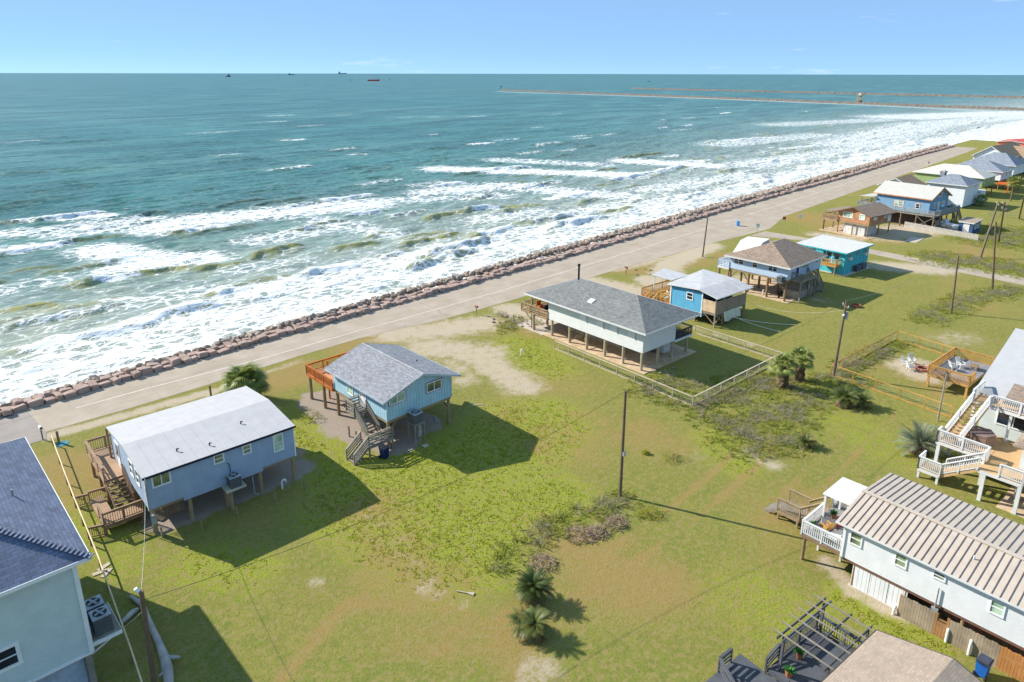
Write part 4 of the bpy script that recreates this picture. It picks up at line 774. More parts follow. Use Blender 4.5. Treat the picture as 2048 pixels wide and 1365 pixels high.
WLAP = M('white_lap', srgb(226, 230, 234), 'siding', var=.05); GREENL = M('sage_lap', srgb(150, 168, 116), 'siding', var=.08); SALMON = M('salmon_lap', srgb(226, 128, 108), 'siding', var=.08); ORW = M('orange_deck_wood', srgb(206, 104, 44), 'wood')
h = far_house('tall white house with slate grey hip roof and small low annex', 187.5, 34.6, -6, 9.4, 8, .3, 5.4, 7.2, WLAP, SH_SLATE, ridge=(3.2, 5.0), axis='y', post=False, wins=(('S', 6.6, 7.4, 4.3, 4.7),))
MB().box(9.3, 13, -.6, 3.2, .0, 3.0).build('annex_wall', WLAP, h); MB().box(9.1, 13.2, -.8, 3.4, 3.0, 3.12).build('annex_roof', WROOF, h); m = MB(); m.box(3.6, 5.0, 6.0, 7.0, 6.6, 7.5); m.prism([(3.3, 5.7, 7.5), (5.3, 5.7, 7.5), (4.3, 6.5, 8.0)], .06); m.prism([(5.3, 7.3, 7.5), (3.3, 7.3, 7.5), (4.3, 6.5, 8.0)], .06); m.build('cupola', SH_SLATE, h)
far_house('house with brown gable roof between the ocean blue house and the white one', 178, 43.5, -6, 8, 7, 2.4, 4.9, 6.9, WLAP, TANR, 'gable', 'x')
h = far_house('sage green house on posts with wide cream roof', 208, 35, -6, 9.5, 16, 2.5, 5.0, 7.2, GREENL, CREAMR, ridge=(5, 11), wins=(('S', 1.5, 2.2, 3.6, 4.4), ('S', 4.5, 5.2, 3.6, 4.4), ('S', 7.5, 8.2, 3.6, 4.4)))
deck(h, 0, 8, 16, 19, 2.5, WOOD, 'x', WOOD); railing(h, (0, 19, 2.5), (8, 19, 2.5), .9, WOOD, .3)
h = far_house('white house with slate blue hip roof and orange side deck', 225, 34, -6, 9.5, 13, 2.6, 5.0, 7.3, WLAP, SH_SLATE, ridge=(5, 8), wins=(('S', 1.2, 2, 3.5, 4.4), ('S', 4.2, 5, 3.5, 4.4), ('S', 7.2, 8, 3.5, 4.4)))
deck(h, -3.5, 6, -3.2, -.05, 2.3, ORW, 'x', ORW); posts(h, [(-3.3, -3), (1, -3), (5.8, -3)], 2.05, .14, ORW, True); railing(h, (-3.5, -3.2, 2.3), (6, -3.2, 2.3), .9, ORW, .3)
far_house('pale house with slate hip roof beyond the orange side deck', 240, 33.5, -6, 10, 12, 2.6, 5.3, 8.2, WLAP, SH_SLATE, ridge=(4, 7))
h = far_house('white house with tan brown gable roofs near the end of the road', 256, 38, -6, 22, 9, 1.0, 5.8, 9.0, WLAP, TANR, 'gable', 'x'); roof(h, TANR, 11, 21, -7, 4, 5.4, 8.2, 'gable', 'y', fascia=WHITE, name='wing_roof'); MB().box(11.5, 20.5, -6.5, 0, 1.0, 5.4).build('wing_wall', WLAP, h)
far_house('salmon red house at the far end of the shore', 328, 44, -6, 14, 9, 2.2, 5.0, 5.6, SALMON, M('salmon_roof', srgb(200, 92, 80)), 'gable', 'x', wins=(('W', 2, 3, 3.2, 4.2), ('W', 5.5, 6.5, 3.2, 4.2)))

# ---------------------------------------------------------------- Q: white house with ribbed tan metal roof
QW = M('white_lap_near', srgb(230, 232, 234), 'siding', period=.14, var=.05); QR = M('tan_metal_roof', srgb(190, 176, 160), var=.08, rough=.5, spec=.4); RIB = M('roof_rib_dark', srgb(126, 110, 104), rough=.55)
h = thing('stilt_house', 'white lap sided house with ribbed tan metal roof and white railed deck', 'house', (39.62, 9.55, 0), -5)
body(h, 0, 7.3, -16, .6, 1.8, 4.08, QW, 'y', 4.5); MB().box(.05, 7.2, -16, .55, 1.6, 1.799).build('floor_frame', M('brown_sill', srgb(128, 92, 74)), h)
m = MB(); RX = 3.25; m.prism([(-.3, -17, 4.16), (RX, -17, 4.72), (RX, 1.1, 4.72), (-.3, 1.1, 4.16)], .08); m.prism([(RX, -17, 4.72), (7.75, -17, 4.16), (7.75, 1.1, 4.16), (RX, 1.1, 4.72)], .08); ro = m.build('roof', QR, h)
for k in range(48):
    y = .9 - k * .375
    MB().beam((-.29, y, 4.185), (RX - .16, y, 4.72), .03, .035).build('roof_rib', RIB, ro); MB().beam((RX + .16, y, 4.72), (7.74, y, 4.185), .03, .035).build('roof_rib', RIB, ro)
MB().beam((RX, -17, 4.745), (RX, 1.12, 4.745), .3, .03).build('ridge_cap', QR, ro); MB().beam((-.32, -17, 4.11), (-.32, 1.11, 4.11), .03, .12).build('eave_trim', WHITE, ro)
for p in ((1.6, -5.6, 4.48), (1.2, -8.4, 4.4)): vent_pipe(ro, p, .2, .05, WHITE)
for a_, b_, c_, d_ in ((-.36, .22, 3.04, 3.76), (-2.85, -2.32, 3.06, 3.76), (-4.8, -4.3, 3.42, 3.76), (-7.6, -7.05, 2.96, 3.68), (-10.8, -10.2, 2.96, 3.68)): window(h, 'W', 0, a_, b_, c_, d_, 'h', trim=.08, pane=GCURT if a_ < -7 else GLASS)
corner_boards(h, [(0, .6)], 1.8, 4.1, w=.14); posts(h, [(.2, y) for y in (-.2, -3.1, -6, -9, -12)] + [(3.6, y) for y in (-.2, -6, -12)] + [(7, y) for y in (-.2, -6, -12)], 1.6, .12, WOOD)
for k in range(3): MB().box(.1, .16, -1.12 - k * 1.04, -.12 - k * 1.04, .12, 1.6).build('wall_panel', M('white_panel', srgb(224, 226, 228), 'board', period=.25, var=.06), h)
MB().box(.0, .24, -3.3, 0, -.1, .12).build('footing', CONC, h); MB().box(.2, 7, -16, -.1, .0, .03).build('slab', CONC, h); MB().box(1.5, 6.8, -15, -.4, .03, 1.6).build('storage_wall', M('store_brown', srgb(140, 116, 96), 'board', period=.4), h)
MB().box(-.16, -.02, -4.85, -4.5, .95, 1.6).build('meter_box', GALV, h); MB().cyl((-.1, -4.67, 1.6), (-.1, -4.67, 2.9), .04).build('service_mast', GALV, h)
# deck to seaward
deck(h, .1, 5.2, .65, 3.2, 1.95, DECKG, 'x', WOOD); posts(h, [(.25, 3.0), (2.6, 3.0), (5.0, 3.0)], 1.7, .10, WOOD); railing(h, (.1, .65, 1.95), (.1, 3.2, 1.95), .92, WHITE, .13, bal=.05); railing(h, (.1, 3.2, 1.95), (3.0, 3.2, 1.95), .92, WHITE, .13, bal=.05); railing(h, (4.3, 3.2, 1.95), (5.2, 3.2, 1.95), .92, WHITE, .13); railing(h, (5.2, .65, 1.95), (5.2, 3.2, 1.95), .92, POSTW, .13, bal=.05)
MB().prism([(1.75, 1.15, 4.3), (4.6, 1.15, 4.3), (4.6, 2.9, 4.28), (1.75, 2.9, 4.28)], .07).build('shade_roof', WHITE, h); posts(h, [(1.9, 2.75), (4.45, 2.75), (1.9, 1.3), (4.45, 1.3)], 4.22, .06, WHITE, True)
stairs(h, (3.65, 3.25, 1.95), (3.65, 4.7, .75), 1.2, POSTW, rails=(1, 1)); deck(h, 3.0, 4.6, 4.7, 6.3, .75, GREYW, 'x', POSTW, 'landing'); posts(h, [(3.05, 4.8), (4.5, 4.8), (3.05, 6.2), (4.5, 6.2)], .55, .06, POSTW, True); railing(h, (3.0, 4.7, .75), (3.0, 6.3, .75), .9, POSTW, .14); railing(h, (4.6, 4.7, .75), (4.6, 6.3, .75), .9, POSTW, .14); stairs(h, (3.8, 6.3, .75), (3.8, 7.3, .05), 1.2, GREYW)
def chair(name, label, cat, loc, rot, mat, z=0.0, group=None):
    t = thing(name, label, cat, (loc[0], loc[1], z), rot, group)
    MB().box(-.28, .28, -.26, .26, .36, .41).build('seat', mat, t); b = MB()
    for k in range(5): b.hexa([(-.28 + k * .115, .22, .40), (-.19 + k * .115, .22, .40), (-.19 + k * .115, .25, .40), (-.28 + k * .115, .25, .40), (-.28 + k * .115, .46, 1.0), (-.19 + k * .115, .46, 1.0), (-.19 + k * .115, .49, 1.0), (-.28 + k * .115, .49, 1.0)])
    b.build('backrest', mat, t)
    for x in (-.27, .27):
        for y in (-.22, .22): MB().box(x - .03, x + .03, y - .03, y + .03, 0, .38).build('leg', mat, t)
        MB().box(x - .05, x + .05, -.3, .34, .58, .62).build('armrest', mat, t); MB().box(x - .025, x + .025, -.26, -.2, .38, .58).build('arm_post', mat, t)
    return t
ql = lambda x, y: (39.62 + x * math.cos(R_(-5)) - y * math.sin(R_(-5)), 9.55 + x * math.sin(R_(-5)) + y * math.cos(R_(-5)))
chair('deck_chair', 'tan wicker armchair on the white railed deck', 'chair', ql(1.35, 2.2), 150, TANW, 1.95); chair('deck_chair', 'dark red armchair beneath the white shade roof', 'chair', ql(2.3, 1.7), 200, M('dark_red_wood', srgb(128, 58, 46)), 1.95)
t = thing('lounge_chair', 'white sun lounger on the deck beside the ribbed roof', 'lounger', (*ql(.8, 1.5), 1.95), 85); MB().box(-.3, .3, -.8, .5, .28, .34).build('seat', WHITE, t); MB().hexa([(-.3, .5, .28), (.3, .5, .28), (.3, .54, .28), (-.3, .54, .28), (-.3, .95, .75), (.3, .95, .75), (.3, .99, .75), (-.3, .99, .75)]).build('backrest', WHITE, t); [MB().box(x - .03, x + .03, y - .03, y + .03, 0, .29).build('leg', WHITE, t) for x in (-.25, .25) for y in (-.7, .4)]
POT = M('terracotta', srgb(170, 110, 80)); LEAFG = M('potted_green', srgb(60, 120, 50), var=.4, scale=6)
def potted(label, loc, z, mat=POT):
    t = thing('potted_plant', label, 'plant', (*loc, z)); MB().cyl((0, 0, 0), (0, 0, .3), .14, .2, 12).build('pot', mat, t); m = MB(); r = random.Random(int(loc[0] * 91))
    for k in range(40): a = r.uniform(0, 6.28); e = r.uniform(.1, 1.3); d = Vector((math.cos(a) * math.cos(e), math.sin(a) * math.cos(e), math.sin(e))); p = Vector((0, 0, .28)); m.beam(p, p + d * r.uniform(.2, .4), .07, .006)
    m.build('leaves', LEAFG, t)
potted('leafy plant in a white pot on the white railed deck corner', ql(1.0, 2.9), 1.95, WHITE); potted('leafy plant in a pot beneath the white shade roof', ql(3.2, 2.6), 1.95, POT)
# board fence by the house, each plank its own
fe = thing('board_fence', 'weathered plank privacy fence beneath the white lap sided house', 'fence', (*ql(-.22, -3.0), 0), -5)
FG = M('fence_grey', srgb(168, 152, 130), 'wood', var=.3); FO = M('fence_orange', srgb(196, 136, 80), 'wood', var=.2); FT = M('fence_tan', srgb(170, 128, 86), 'wood')
for k in range(52):
    y = -.08 - k * .148; hh = 1.45 + .03 * math.sin(k * 1.7)
    if 13 <= k <= 15: hh = 1.0
    piece('plank', FG if k < 12 else FT if k < 17 else FG if k < 33 else FO, fe, (.0, y, hh / 2), (.025, .138, hh))
for y in (0, -1.9, -3.8, -5.7, -7.7): MB().box(.02, .11, y - .05, y + .05, -.1, 1.4).build('fence_post', FT, fe)
MB().box(.02, .07, -7.7, 0, .3, .39).box(.02, .07, -7.7, 0, 1.05, 1.14).build('fence_rail', FT, fe)

# ---------------------------------------------------------------- R: house of white stacked decks
RW = M('grey_green_lap', srgb(208, 216, 216), 'siding', var=.05); RROOF = M('pale_grey_roof', srgb(172, 173, 174), var=.05, rough=.8)
DT_ = M('deck_sand', srgb(206, 170, 124), 'wood', var=.12)
h = thing('stilt_house', 'house with stacked white railed decks, steep pale roof and brown shingle awnings', 'house', (57.4, 4.0, 0), -5)
MB().box(6.6, 20, -9, 4.4, .0, 5.2).build('wall', RW, h)
m = MB(); m.prism([(5.9, -10, 5.1), (15.2, -10, 8.3), (15.2, 5.0, 8.3), (5.9, 5.0, 5.1)], .15); m.prism([(15.2, -10, 8.3), (24, -10, 5.1), (24, 5.0, 5.1), (15.2, 5.0, 8.3)], .15); m.build('roof', RROOF, h)
body(h, .3, 6.6, -9, .1, 2.4, 5.0, RW); roof(h, SH_BRN, -.4, 6.4, -9.8, -3.2, 4.9, 6.2, 'hip', 'y', ridge=(-7, -6), th=.12, fascia=WHITE, name='awning_roof'); deck(h, .4, 3.9, -3.1, .0, 5.05, DT_, 'y', WHITE, 'balcony'); [railing(h, (*a, 5.05), (*b, 5.05), .95, WHITE, .13, bal=.045, pw=.12) for a, b in (((.4, -3.1), (.4, 0)), ((.4, 0), (3.9, 0)))]; MB().prism([(-.5, -3.2, 4.45), (.36, -3.2, 4.8), (.36, .1, 4.8), (-.5, .6, 4.45)], .1).prism([(-.5, .6, 4.45), (.36, .1, 4.8), (4.0, .1, 4.8), (4.0, .6, 4.45)], .1).build('skirt_roof', SH_BRN, h); MB().prism([(4.0, .4, 5.6), (6.6, .4, 6.4), (6.6, 2.6, 6.4), (4.0, 2.6, 5.6)], .12).build('dormer_roof', SH_BRN, h)
posts(h, [(.5, -.1), (.5, -4), (3.4, -.1), (-1.9, -.6), (-1.9, 1.6), (.3, 5.3), (.4, 2.2), (3.4, 5.3), (3.4, 2.2)], 2.3, .12, WHITE, True)
DT = M('deck_sand', srgb(206, 170, 124), 'wood', var=.12)
deck(h, .2, 4.6, 2.0, 5.5, 2.45, DT, 'y', WHITE); deck(h, -2.0, .2, -.7, 2.0, 2.44, DT, 'y', WHITE, 'landing'); deck(h, .2, 4.6, .12, 2.0, 2.43, DT, 'y', WHITE, 'porch')
for a, b in (((.2, 2.0), (.2, 5.5)), ((.2, 5.5), (1.0, 5.5)), ((-2.0, -.7), (-2.0, .75)), ((-2.0, -.7), (.2, -.7)), ((-.9, 2.0), (.2, 2.0))): railing(h, (*a, 2.45), (*b, 2.45), .95, WHITE, .13, bal=.045, pw=.12)
deck(h, 4.0, 6.6, -.5, 4.6, 5.0, DT, 'y', WHITE, 'upper_deck'); posts(h, [(4.15, 4.4), (4.15, 1.9), (4.15, -.3)], 4.75, .09, WHITE, True)
for a, b in (((4.0, -.5), (4.0, 3.3)), ((4.0, 4.6), (6.6, 4.6)), ((4.0, -.5), (6.6, -.5))): railing(h, (*a, 5.0), (*b, 5.0), .95, WHITE, .13, bal=.045, pw=.12)
stairs(h, (4.0, 3.95, 5.0), (.9, 4.7, 2.45), 1.1, DT, rails=(1, 1), gap=.14, rmat=WHITE)
window(h, 'W', 6.6, 1.0, 3.2, 2.7, 4.5, 'v', trim=.1, pane=GDARK); window(h, 'W', .3, -3.2, -2.2, 3.2, 4.5, 'h', trim=.1, pane=GDARK)
door(h, 'N', .1, 1.0, 1.9, 2.47, 4.5, WHITE, True)
# flight down to the lower landing and on to the lawn
stairs(h, (-1.45, 2.05, 2.44), (-1.45, 4.3, .85), 1.1, DT, rails=(1, 1), gap=.14, rmat=WHITE); deck(h, -2.1, -.8, 4.3, 5.8, .85, DT, 'y', WHITE, 'lower_landing'); posts(h, [(-2.0, 4.4), (-2.0, 5.7), (-.9, 5.7)], .6, .08, WHITE, True); railing(h, (-2.1, 4.3, .85), (-2.1, 5.8, .85), .95, WHITE, .13, bal=.045); railing(h, (-2.1, 5.8, .85), (-.8, 5.8, .85), .95, WHITE, .13, bal=.045); stairs(h, (-.75, 5.05, .85), (.6, 5.05, .05), 1.0, WHITE)
lat = MB(); [lat.box(-.42, -.36, -2.6, -.9, .25 + k * .2, .38 + k * .2) for k in range(9)]; lat.build('slat_screen', TANW, h); MB().box(-2, 6, -6, .5, .0, .03).build('slab', M('tan_concrete'), h)
t = thing('hot_tub', 'brown six sided hot tub with cover on the sandy railed deck', 'hot tub', (*[57.4 + 2.4 * .996 + 3.2 * .087, 4.0 - 2.4 * .087 + 3.2 * .996], 2.45)); HT = M('tub_brown', srgb(146, 122, 104), 'board', period=.12); MB().cyl((0, 0, 0), (0, 0, .85), .95, .95, 6).build('tub', HT, t); MB().cyl((0, 0, .852), (0, 0, .95), 1.0, .97, 6).build('cover', M('tub_cover', srgb(126, 106, 100)), t)
# orange deck behind
h = thing('garden_deck', 'low orange wooden deck with railing beside the steep pale roof', 'deck', (74.2, 10.4, 0), -6)
deck(h, 0, 7, 0, 3.6, 1.4, DECKG, 'x', TANW); [railing(h, (*a, 1.4), (*b, 1.4), .95, TANW, .13, bal=.05) for a, b in (((0, 0), (0, 3.6)), ((0, 3.6), (7, 3.6)), ((7, 3.6), (7, 0)), ((0, 0), (1.5, 0)))]; posts(h, [(.1, .1), (.1, 3.5), (3.5, 3.5), (6.9, 3.5), (6.9, .1)], 1.15, .09, TANW, True)
for n, (x, y, r) in enumerate(((77.2, 12.4, 40), (78.4, 12.0, -30))): chair('patio_chair', 'white slatted armchair on the low orange wooden deck', 'chair', (x, y), r, WHITE, 1.4, 'white armchairs on the orange deck')
t = thing('coffee_table', 'brown low table on the orange wooden deck', 'table', (78.9, 10.9, 1.4)); MB().box(-.5, .5, -.35, .35, .38, .44).build('table_top', WOOD, t); [MB().box(x - .04, x + .04, y - .04, y + .04, 0, .38).build('leg', WOOD, t) for x in (-.42, .42) for y in (-.28, .28)]

# ---------------------------------------------------------------- S: tan roofed house, dark deck and pergola at the bottom
TANS = M('tan_brown_shingles', srgb(160, 144, 128), 'shingle', period=.12, var=.12, con=.28); h = thing('stilt_house', 'tan shingle roofed house with dark deck and open rafter pergola', 'house', (33.4, 6.38, 0), -9)
roof(h, TANS, -10, 0, -6.8, 0, 3.0, 3.95, 'gable', 'x', th=.13, fascia=M('dark_fascia', srgb(80, 74, 70))); body(h, -9.6, -.4, -6.4, -.4, .6, 2.95, M('tan_lap', srgb(176, 160, 140), 'siding'), 'x', 3.75)
deck(h, -4.3, .3, .0, 3.1, .7, DARKW, 'y', DARKW); railing(h, (.3, 0, .7), (.3, 3.1, .7), .9, DARKW, .14); railing(h, (-3.2, 3.1, .7), (.3, 3.1, .7), .9, DARKW, .14); posts(h, [(-4.2, 3.0), (.2, 3.0), (-4.2, .1), (.2, .1)], .45, .08, DARKW, True)
posts(h, [(-3.9, 2.7), (-.1, 2.7), (-3.9, .35), (-.1, .35)], 2.75, .06, DARKW, True)
for y in (2.85, 2.55, 1.4, .35): MB().beam((-4.3, y, 2.8), (.3, y, 2.8), .05, .15).build('pergola_beam', DARKW, h)
for k in range(6): MB().beam((-4.0 + k * .78, .0, 2.92), (-4.0 + k * .78, 3.3, 2.92), .05, .07).build('pergola_rafter', GREYW, h)
deck(h, -7.4, -4.3, .8, 4.7, .35, DARKW, 'y', DARKW, 'lower_deck'); railing(h, (-6.2, 4.7, .35), (-5.2, 4.7, .35), .9, DARKW, style='h'); railing(h, (-7.4, 2.4, .35), (-6.2, 4.7, .35), .9, DARKW, style='h'); railing(h, (-4.35, 3.2, .4), (-3.25, 3.2, .7), .9, DARKW, style='h'); railing(h, (-6.3, 1.8, .35), (-4.6, 1.8, .35), .9, DARKW, style='h'); posts(h, [(-7.3, 4.6), (-4.4, 4.6), (-7.3, .9)], .12, .07, DARKW, True)
sl_ = lambda x, y: (33.4 + x * math.cos(R_(-9)) - y * math.sin(R_(-9)), 6.38 + x * math.sin(R_(-9)) + y * math.cos(R_(-9)))
potted('leafy plant in an orange pot on the dark pergola deck', sl_(-2.4, 2.5), .7, POT); potted('flowering plant in a clay pot at the dark deck edge', sl_(-3.9, 2.2), .7, POT)
# ---------------------------------------------------------------- utility poles and wires
POLE = M('utility_pole_wood', srgb(122, 104, 86), 'wood', var=.2)
def pole(label, foot, top, r=.14, arms=(), gear=None, mat=None):
    t = thing('utility_pole', label, 'utility pole', (foot[0], foot[1], 0)); d = Vector(top) - Vector((foot[0], foot[1], 0)); d.z = top[2]
    MB().cyl((-d.x * .03, -d.y * .03, -.3), d, r, r * .72, 10).build('shaft', mat or POLE, t)
    for z, L, a in arms:
        p = d * (z / d.z); v = Vector((math.cos(a), math.sin(a), 0)) * L / 2; MB().beam(p - v, p + v, .09, .11).build('crossarm', POLE, t)
        for k in (-1, 1): MB().cyl(p + v * k * .9 + Vector((0, 0, .05)), p + v * k * .9 + Vector((0, 0, .25)), .05, .035, 8).build('insulator', PVC, t)
    if gear == 'transformer':
        p = d * .8; MB().cyl(p + Vector((.28, -.1, -.35)), p + Vector((.28, -.1, .35)), .2, .2, 12).cyl(p + Vector((.28, -.1, .35)), p + Vector((.28, -.1, .42)), .21, .12, 12).build('transformer', GALV, t)
        MB().box(p.x - .35, p.x - .1, p.y - .1, p.y + .1, p.z + .1, p.z + .22).build('cutout', PVC, t); MB().cyl((.1, -.1, 0), (.12, -.1, 2.6), .08).build('riser', PVC, t)
    if gear == 'knob': MB().cyl(d * .985 + Vector((-.1, .05, .1)), d * .985 + Vector((-.18, .1, .28)), .09, .09, 8).build('insulator', PVC, t)
    if gear == 'box': p = d * .42; MB().box(p.x - .12, p.x + .12, p.y - .24, p.y - .1, p.z - .15, p.z + .15).build('meter', GALV, t)
    return Vector((foot[0], foot[1], 0)) + d
def ptop(px, py, foot, z=None):
    """top of an upright or leaning pole: the pixel's ray at the pole's distance"""
    z = z or 8.0; return (*G(px, py, z), z)
P1 = pole('bare wooden pole in the open lawn with a long shadow', G(1240, 992), (37.74, 25.05, 8.5), .13, gear='box')
P2 = pole('wooden pole with white insulator beside the grey driftwood log', (7.15, 30.9), (7.05, 29.7, 7.8), .14, gear='knob')
P3 = pole('wooden pole carrying a grey transformer at the tan yard fence corner', G(1667, 752), (70.9, 21.4, 8.2), .15, arms=((7.6, 1.2, .8),), gear='transformer')
P4 = pole('leaning wooden pole beside the overgrown ditch past the transformer pole', G(1902, 627), (*G(1917, 512, 7.6), 7.6), .14)
P5 = pole('tall dark pole at the bend of the lane with a pale stub post', G(1984.5, 580), (*G(1992, 444, 10.0), 10.0), .16)
P6 = pole('strongly leaning dark pole beyond the lane', G(1960, 517), (*G(1997, 404, 9.0), 9.0), .2, arms=((8.6, 2.2, .3),))
P7 = pole('dark pole with two crossarms beyond the lane', G(1997, 485), (*G(2010, 405, 9.0), 9.0), .17, arms=((8.6, 2.2, .5), (7.6, 2.0, .5)))
P8 = pole('slim grey pole at the tan wire fence below the white decks', G(1875, 842), (67.24, 11.17, 4.6), .09, mat=GREYW)
P9 = pole('bare wooden pole on the seaside verge by the bright blue house', G(1405, 514), (105.5, 55.5, 7.6), .13)
P10 = pole('distant wooden pole beside the sage green house', G(2038, 437), (*G(2048, 396, 8.5), 8.5), .16)
def wire(a, b, sag, r=.012, n=14, label=None, mat=None):
    a, b = Vector(a), Vector(b); m = MB(); p = a
    for k in range(1, n + 1):
        t = k / n; q = a.lerp(b, t) - Vector((0, 0, 4 * sag * t * (1 - t))); m.cyl(p, q, r, r, 5, False); p = q
    return tag(m.build('overhead_wire', mat or WIRE), label, 'wire')
wire(P2, (12.05, 44.92, 4.55), .5, label='service wire from the insulator pole to the slate blue house')
wire(P2 - Vector((0, 0, .5)), P1, 1.1, label='wire from the insulator pole to the lawn pole', mat=WIRED); wire(P1, P3, .9, label='wire from the lawn pole to the transformer pole', mat=WIRED); wire(P3, P4, .8, label='wire from the transformer pole to the leaning ditch pole'); wire(P4, P5, .6, label='wire from the leaning ditch pole to the tall lane pole'); wire(P5, P7, .7, label='wire from the tall lane pole to the two armed pole', mat=WIRED)
wire(P2 - Vector((0, 0, 1.0)), (5.6, 34.2, 3.0), .3, .015, label='slack cable from the insulator pole to the pale teal house'); wire(P3 - Vector((0, 0, 1)), (81.2, 36.4, 2.2), .8, label='service wire from the transformer pole to the boarded porch')
P = G3(1484, 634, .6); wire((77.3, 36.9, 1.1), (*G(1592, 652), .15), .25, .03, label='pale rope stretched from the tarp to the lawn', mat=PVC); wire((77.9, 36.8, 1.1), (*G(1560, 665), .1), .2, .03, label='second pale rope stretched from the tarp to the grass', mat=PVC)

# ---------------------------------------------------------------- fences
def post_fence(name, label, pts, step, h, mat, rails, bottom=None, mesh=None, pw=.09, flat=False, sub=None):
    t = thing(name, label, 'fence', (pts[0][0], pts[0][1], 0)); o = Vector((pts[0][0], pts[0][1], 0)); um = MB().box(-pw / 2, pw / 2, -pw / 2, pw / 2, -.1, h).mesh('fence_post', mat); first = True
    for (ax, ay), (bx, by) in zip(pts[:-1], pts[1:]):
        L = math.hypot(bx - ax, by - ay); n = max(1, round(L / step)); a, b = Vector((ax, ay, 0)) - o, Vector((bx, by, 0)) - o
        for k in range(0 if first else 1, n + 1): link('fence_post', um, t, a.lerp(b, k / n))
        first = False
        for z, w, hh in rails:
            for k in range(n): MB().beam(a.lerp(b, k / n) + Vector((0, 0, z)), a.lerp(b, (k + 1) / n) + Vector((0, 0, z)), w, hh).build('rail', mat, t)
        if mesh:
            m = MB(); nx = int(L / mesh)
            for k in range(nx + 1): p = a.lerp(b, k / nx); m.beam(p + Vector((0, 0, .05)), p + Vector((0, 0, h - .05)), .006, .006)
            for z in np.arange(.1, h, mesh): m.beam(a + Vector((0, 0, z)), b + Vector((0, 0, z)), .006, .006)
            m.build('wire_mesh', GALV, t)
    return t
FW = M('pale_fence_wood', srgb(192, 178, 156), 'wood', var=.15)
c0, c1, c2, c3 = G(1108.4, 697.8), G(1385, 813.5), G(1562.6, 722.7), G(1390, 667)
post_fence('yard_fence', 'pale post and rail fence around the yard of the long pale grey house', [c0, c1, c2, c3], 2.45, .98, FW, ((.98, .15, .05), (.06, .05, .14)), mesh=.2)
post_fence('yard_fence', 'tan post and wire fence around the fire pit yard', [G(1901, 836), G(1661, 749.6), G(1793, 680), G(1932, 724)], 2.4, 1.15, TANW, ((1.12, .05, .1), (.08, .04, .12)), mesh=.25)
lf = [G(px, py, .85) for px, py in [(103, 873), (131, 950), (148, 995), (179, 1070), (198, 1118), (212, 1160)]] + [G(235, 1225, .85), G(262, 1300, .85), G(290, 1385, .85)]
t = thing('pipe_fence', 'row of wooden stakes topped by a pale pipe between teal and slate blue houses', 'fence', (lf[0][0], lf[0][1], 0)); o_ = Vector((lf[0][0], lf[0][1], 0)); BAM = M('pale_pipe', srgb(226, 200, 160), var=.15)
for (ax, ay), (bx, by) in zip(lf[:-1], lf[1:]):
    n = 2 if math.hypot(bx - ax, by - ay) > 3.6 else 1
    for k in range(n): p = Vector((ax + (bx - ax) * k / n, ay + (by - ay) * k / n, 0)) - o_; MB().cyl(p + Vector((0, 0, -.1)), p + Vector((0, 0, .86)), .06, .055, 8).build('stake', WOOD, t)
    a, b = Vector((ax, ay, .9)) - o_, Vector((bx, by, .9)) - o_; MB().cyl(a, b, .045, .045, 8).build('pipe', BAM, t)
# white picket fence by the ocean blue house, two sides
pa, pb, pc = G(1808.8, 455), G(1954, 482), G(1925, 449)
t = thing('picket_fence', 'pale picket fence in front of the large ocean blue house', 'fence', (pa[0], pa[1], 0)); n = 62; PK = M('picket_grey', srgb(206, 200, 190), 'wood', var=.15)
for k in range(n): p = Vector((pa[0], pa[1], 0)).lerp(Vector((pb[0], pb[1], 0)), k / (n - 1)) - Vector((pa[0], pa[1], 0)); piece('picket', PK, t, p + Vector((0, 0, .6)), (.03, .15, 1.2), (0, 0, math.atan2(pb[1] - pa[1], pb[0] - pa[0]) - math.pi / 2))
d_ = Vector((pb[0] - pa[0], pb[1] - pa[1], 0)); MB().beam((.04, 0, .35), d_ + Vector((.04, 0, .35)), .04, .09).beam((.04, 0, .95), d_ + Vector((.04, 0, .95)), .04, .09).build('rail', PK, t)
post_fence('yard_fence', 'post and rail fence on the lawn behind the tall white house', [G(1975, 432), G(2048, 438)], 3, 1.1, FW, ((1.05, .06, .1), (.5, .05, .08)))
# marker stakes along the gravel edge of the slate blue house
for k, (px, py) in enumerate([(404, 1060), (475, 1032), (550, 1003), (610, 978), (325, 1075)]):
    x, y = G(px, py); tag(MB().box(-.05, .05, -.05, .05, -.1, .75).build('stake', POSTW, None, loc=(x, y, 0)), 'short wooden stake along the shaded gravel edge behind the slate blue house', 'stake', 'stakes along the gravel edge')
for px, py, lab in ((422, 792, 'stubby wooden post beside the road by the round palm'), (118, 886, 'wooden post with a teal mat at its foot by the road'),):
    x, y = G(px, py); tag(MB().cyl((0, 0, -.1), (0, 0, 1.1), .1, .1, 9).build('bollard', WOOD, None, loc=(x, y, 0)), lab, 'post')
tag(MB().cyl((0, 0, 0), (0, 0, .03), .55, .5, 12).build('mat', M('teal_mat', srgb(60, 130, 140), var=.3), None, loc=(*G(124, 888), .0)), 'teal mat on the grass around the post', 'mat')
t = thing('mailbox', 'white mailbox on a thin post beside the darker asphalt', 'mailbox', (*G(86, 880), 0)); MB().box(-.05, .05, -.05, .05, -.1, 1.0).build('post', WOOD, t); MB().box(-.12, .12, -.22, .22, 1.0, 1.22).cyl((0, -.22, 1.2), (0, .22, 1.2), .12, .12, 10).build('box', WHITE, t)
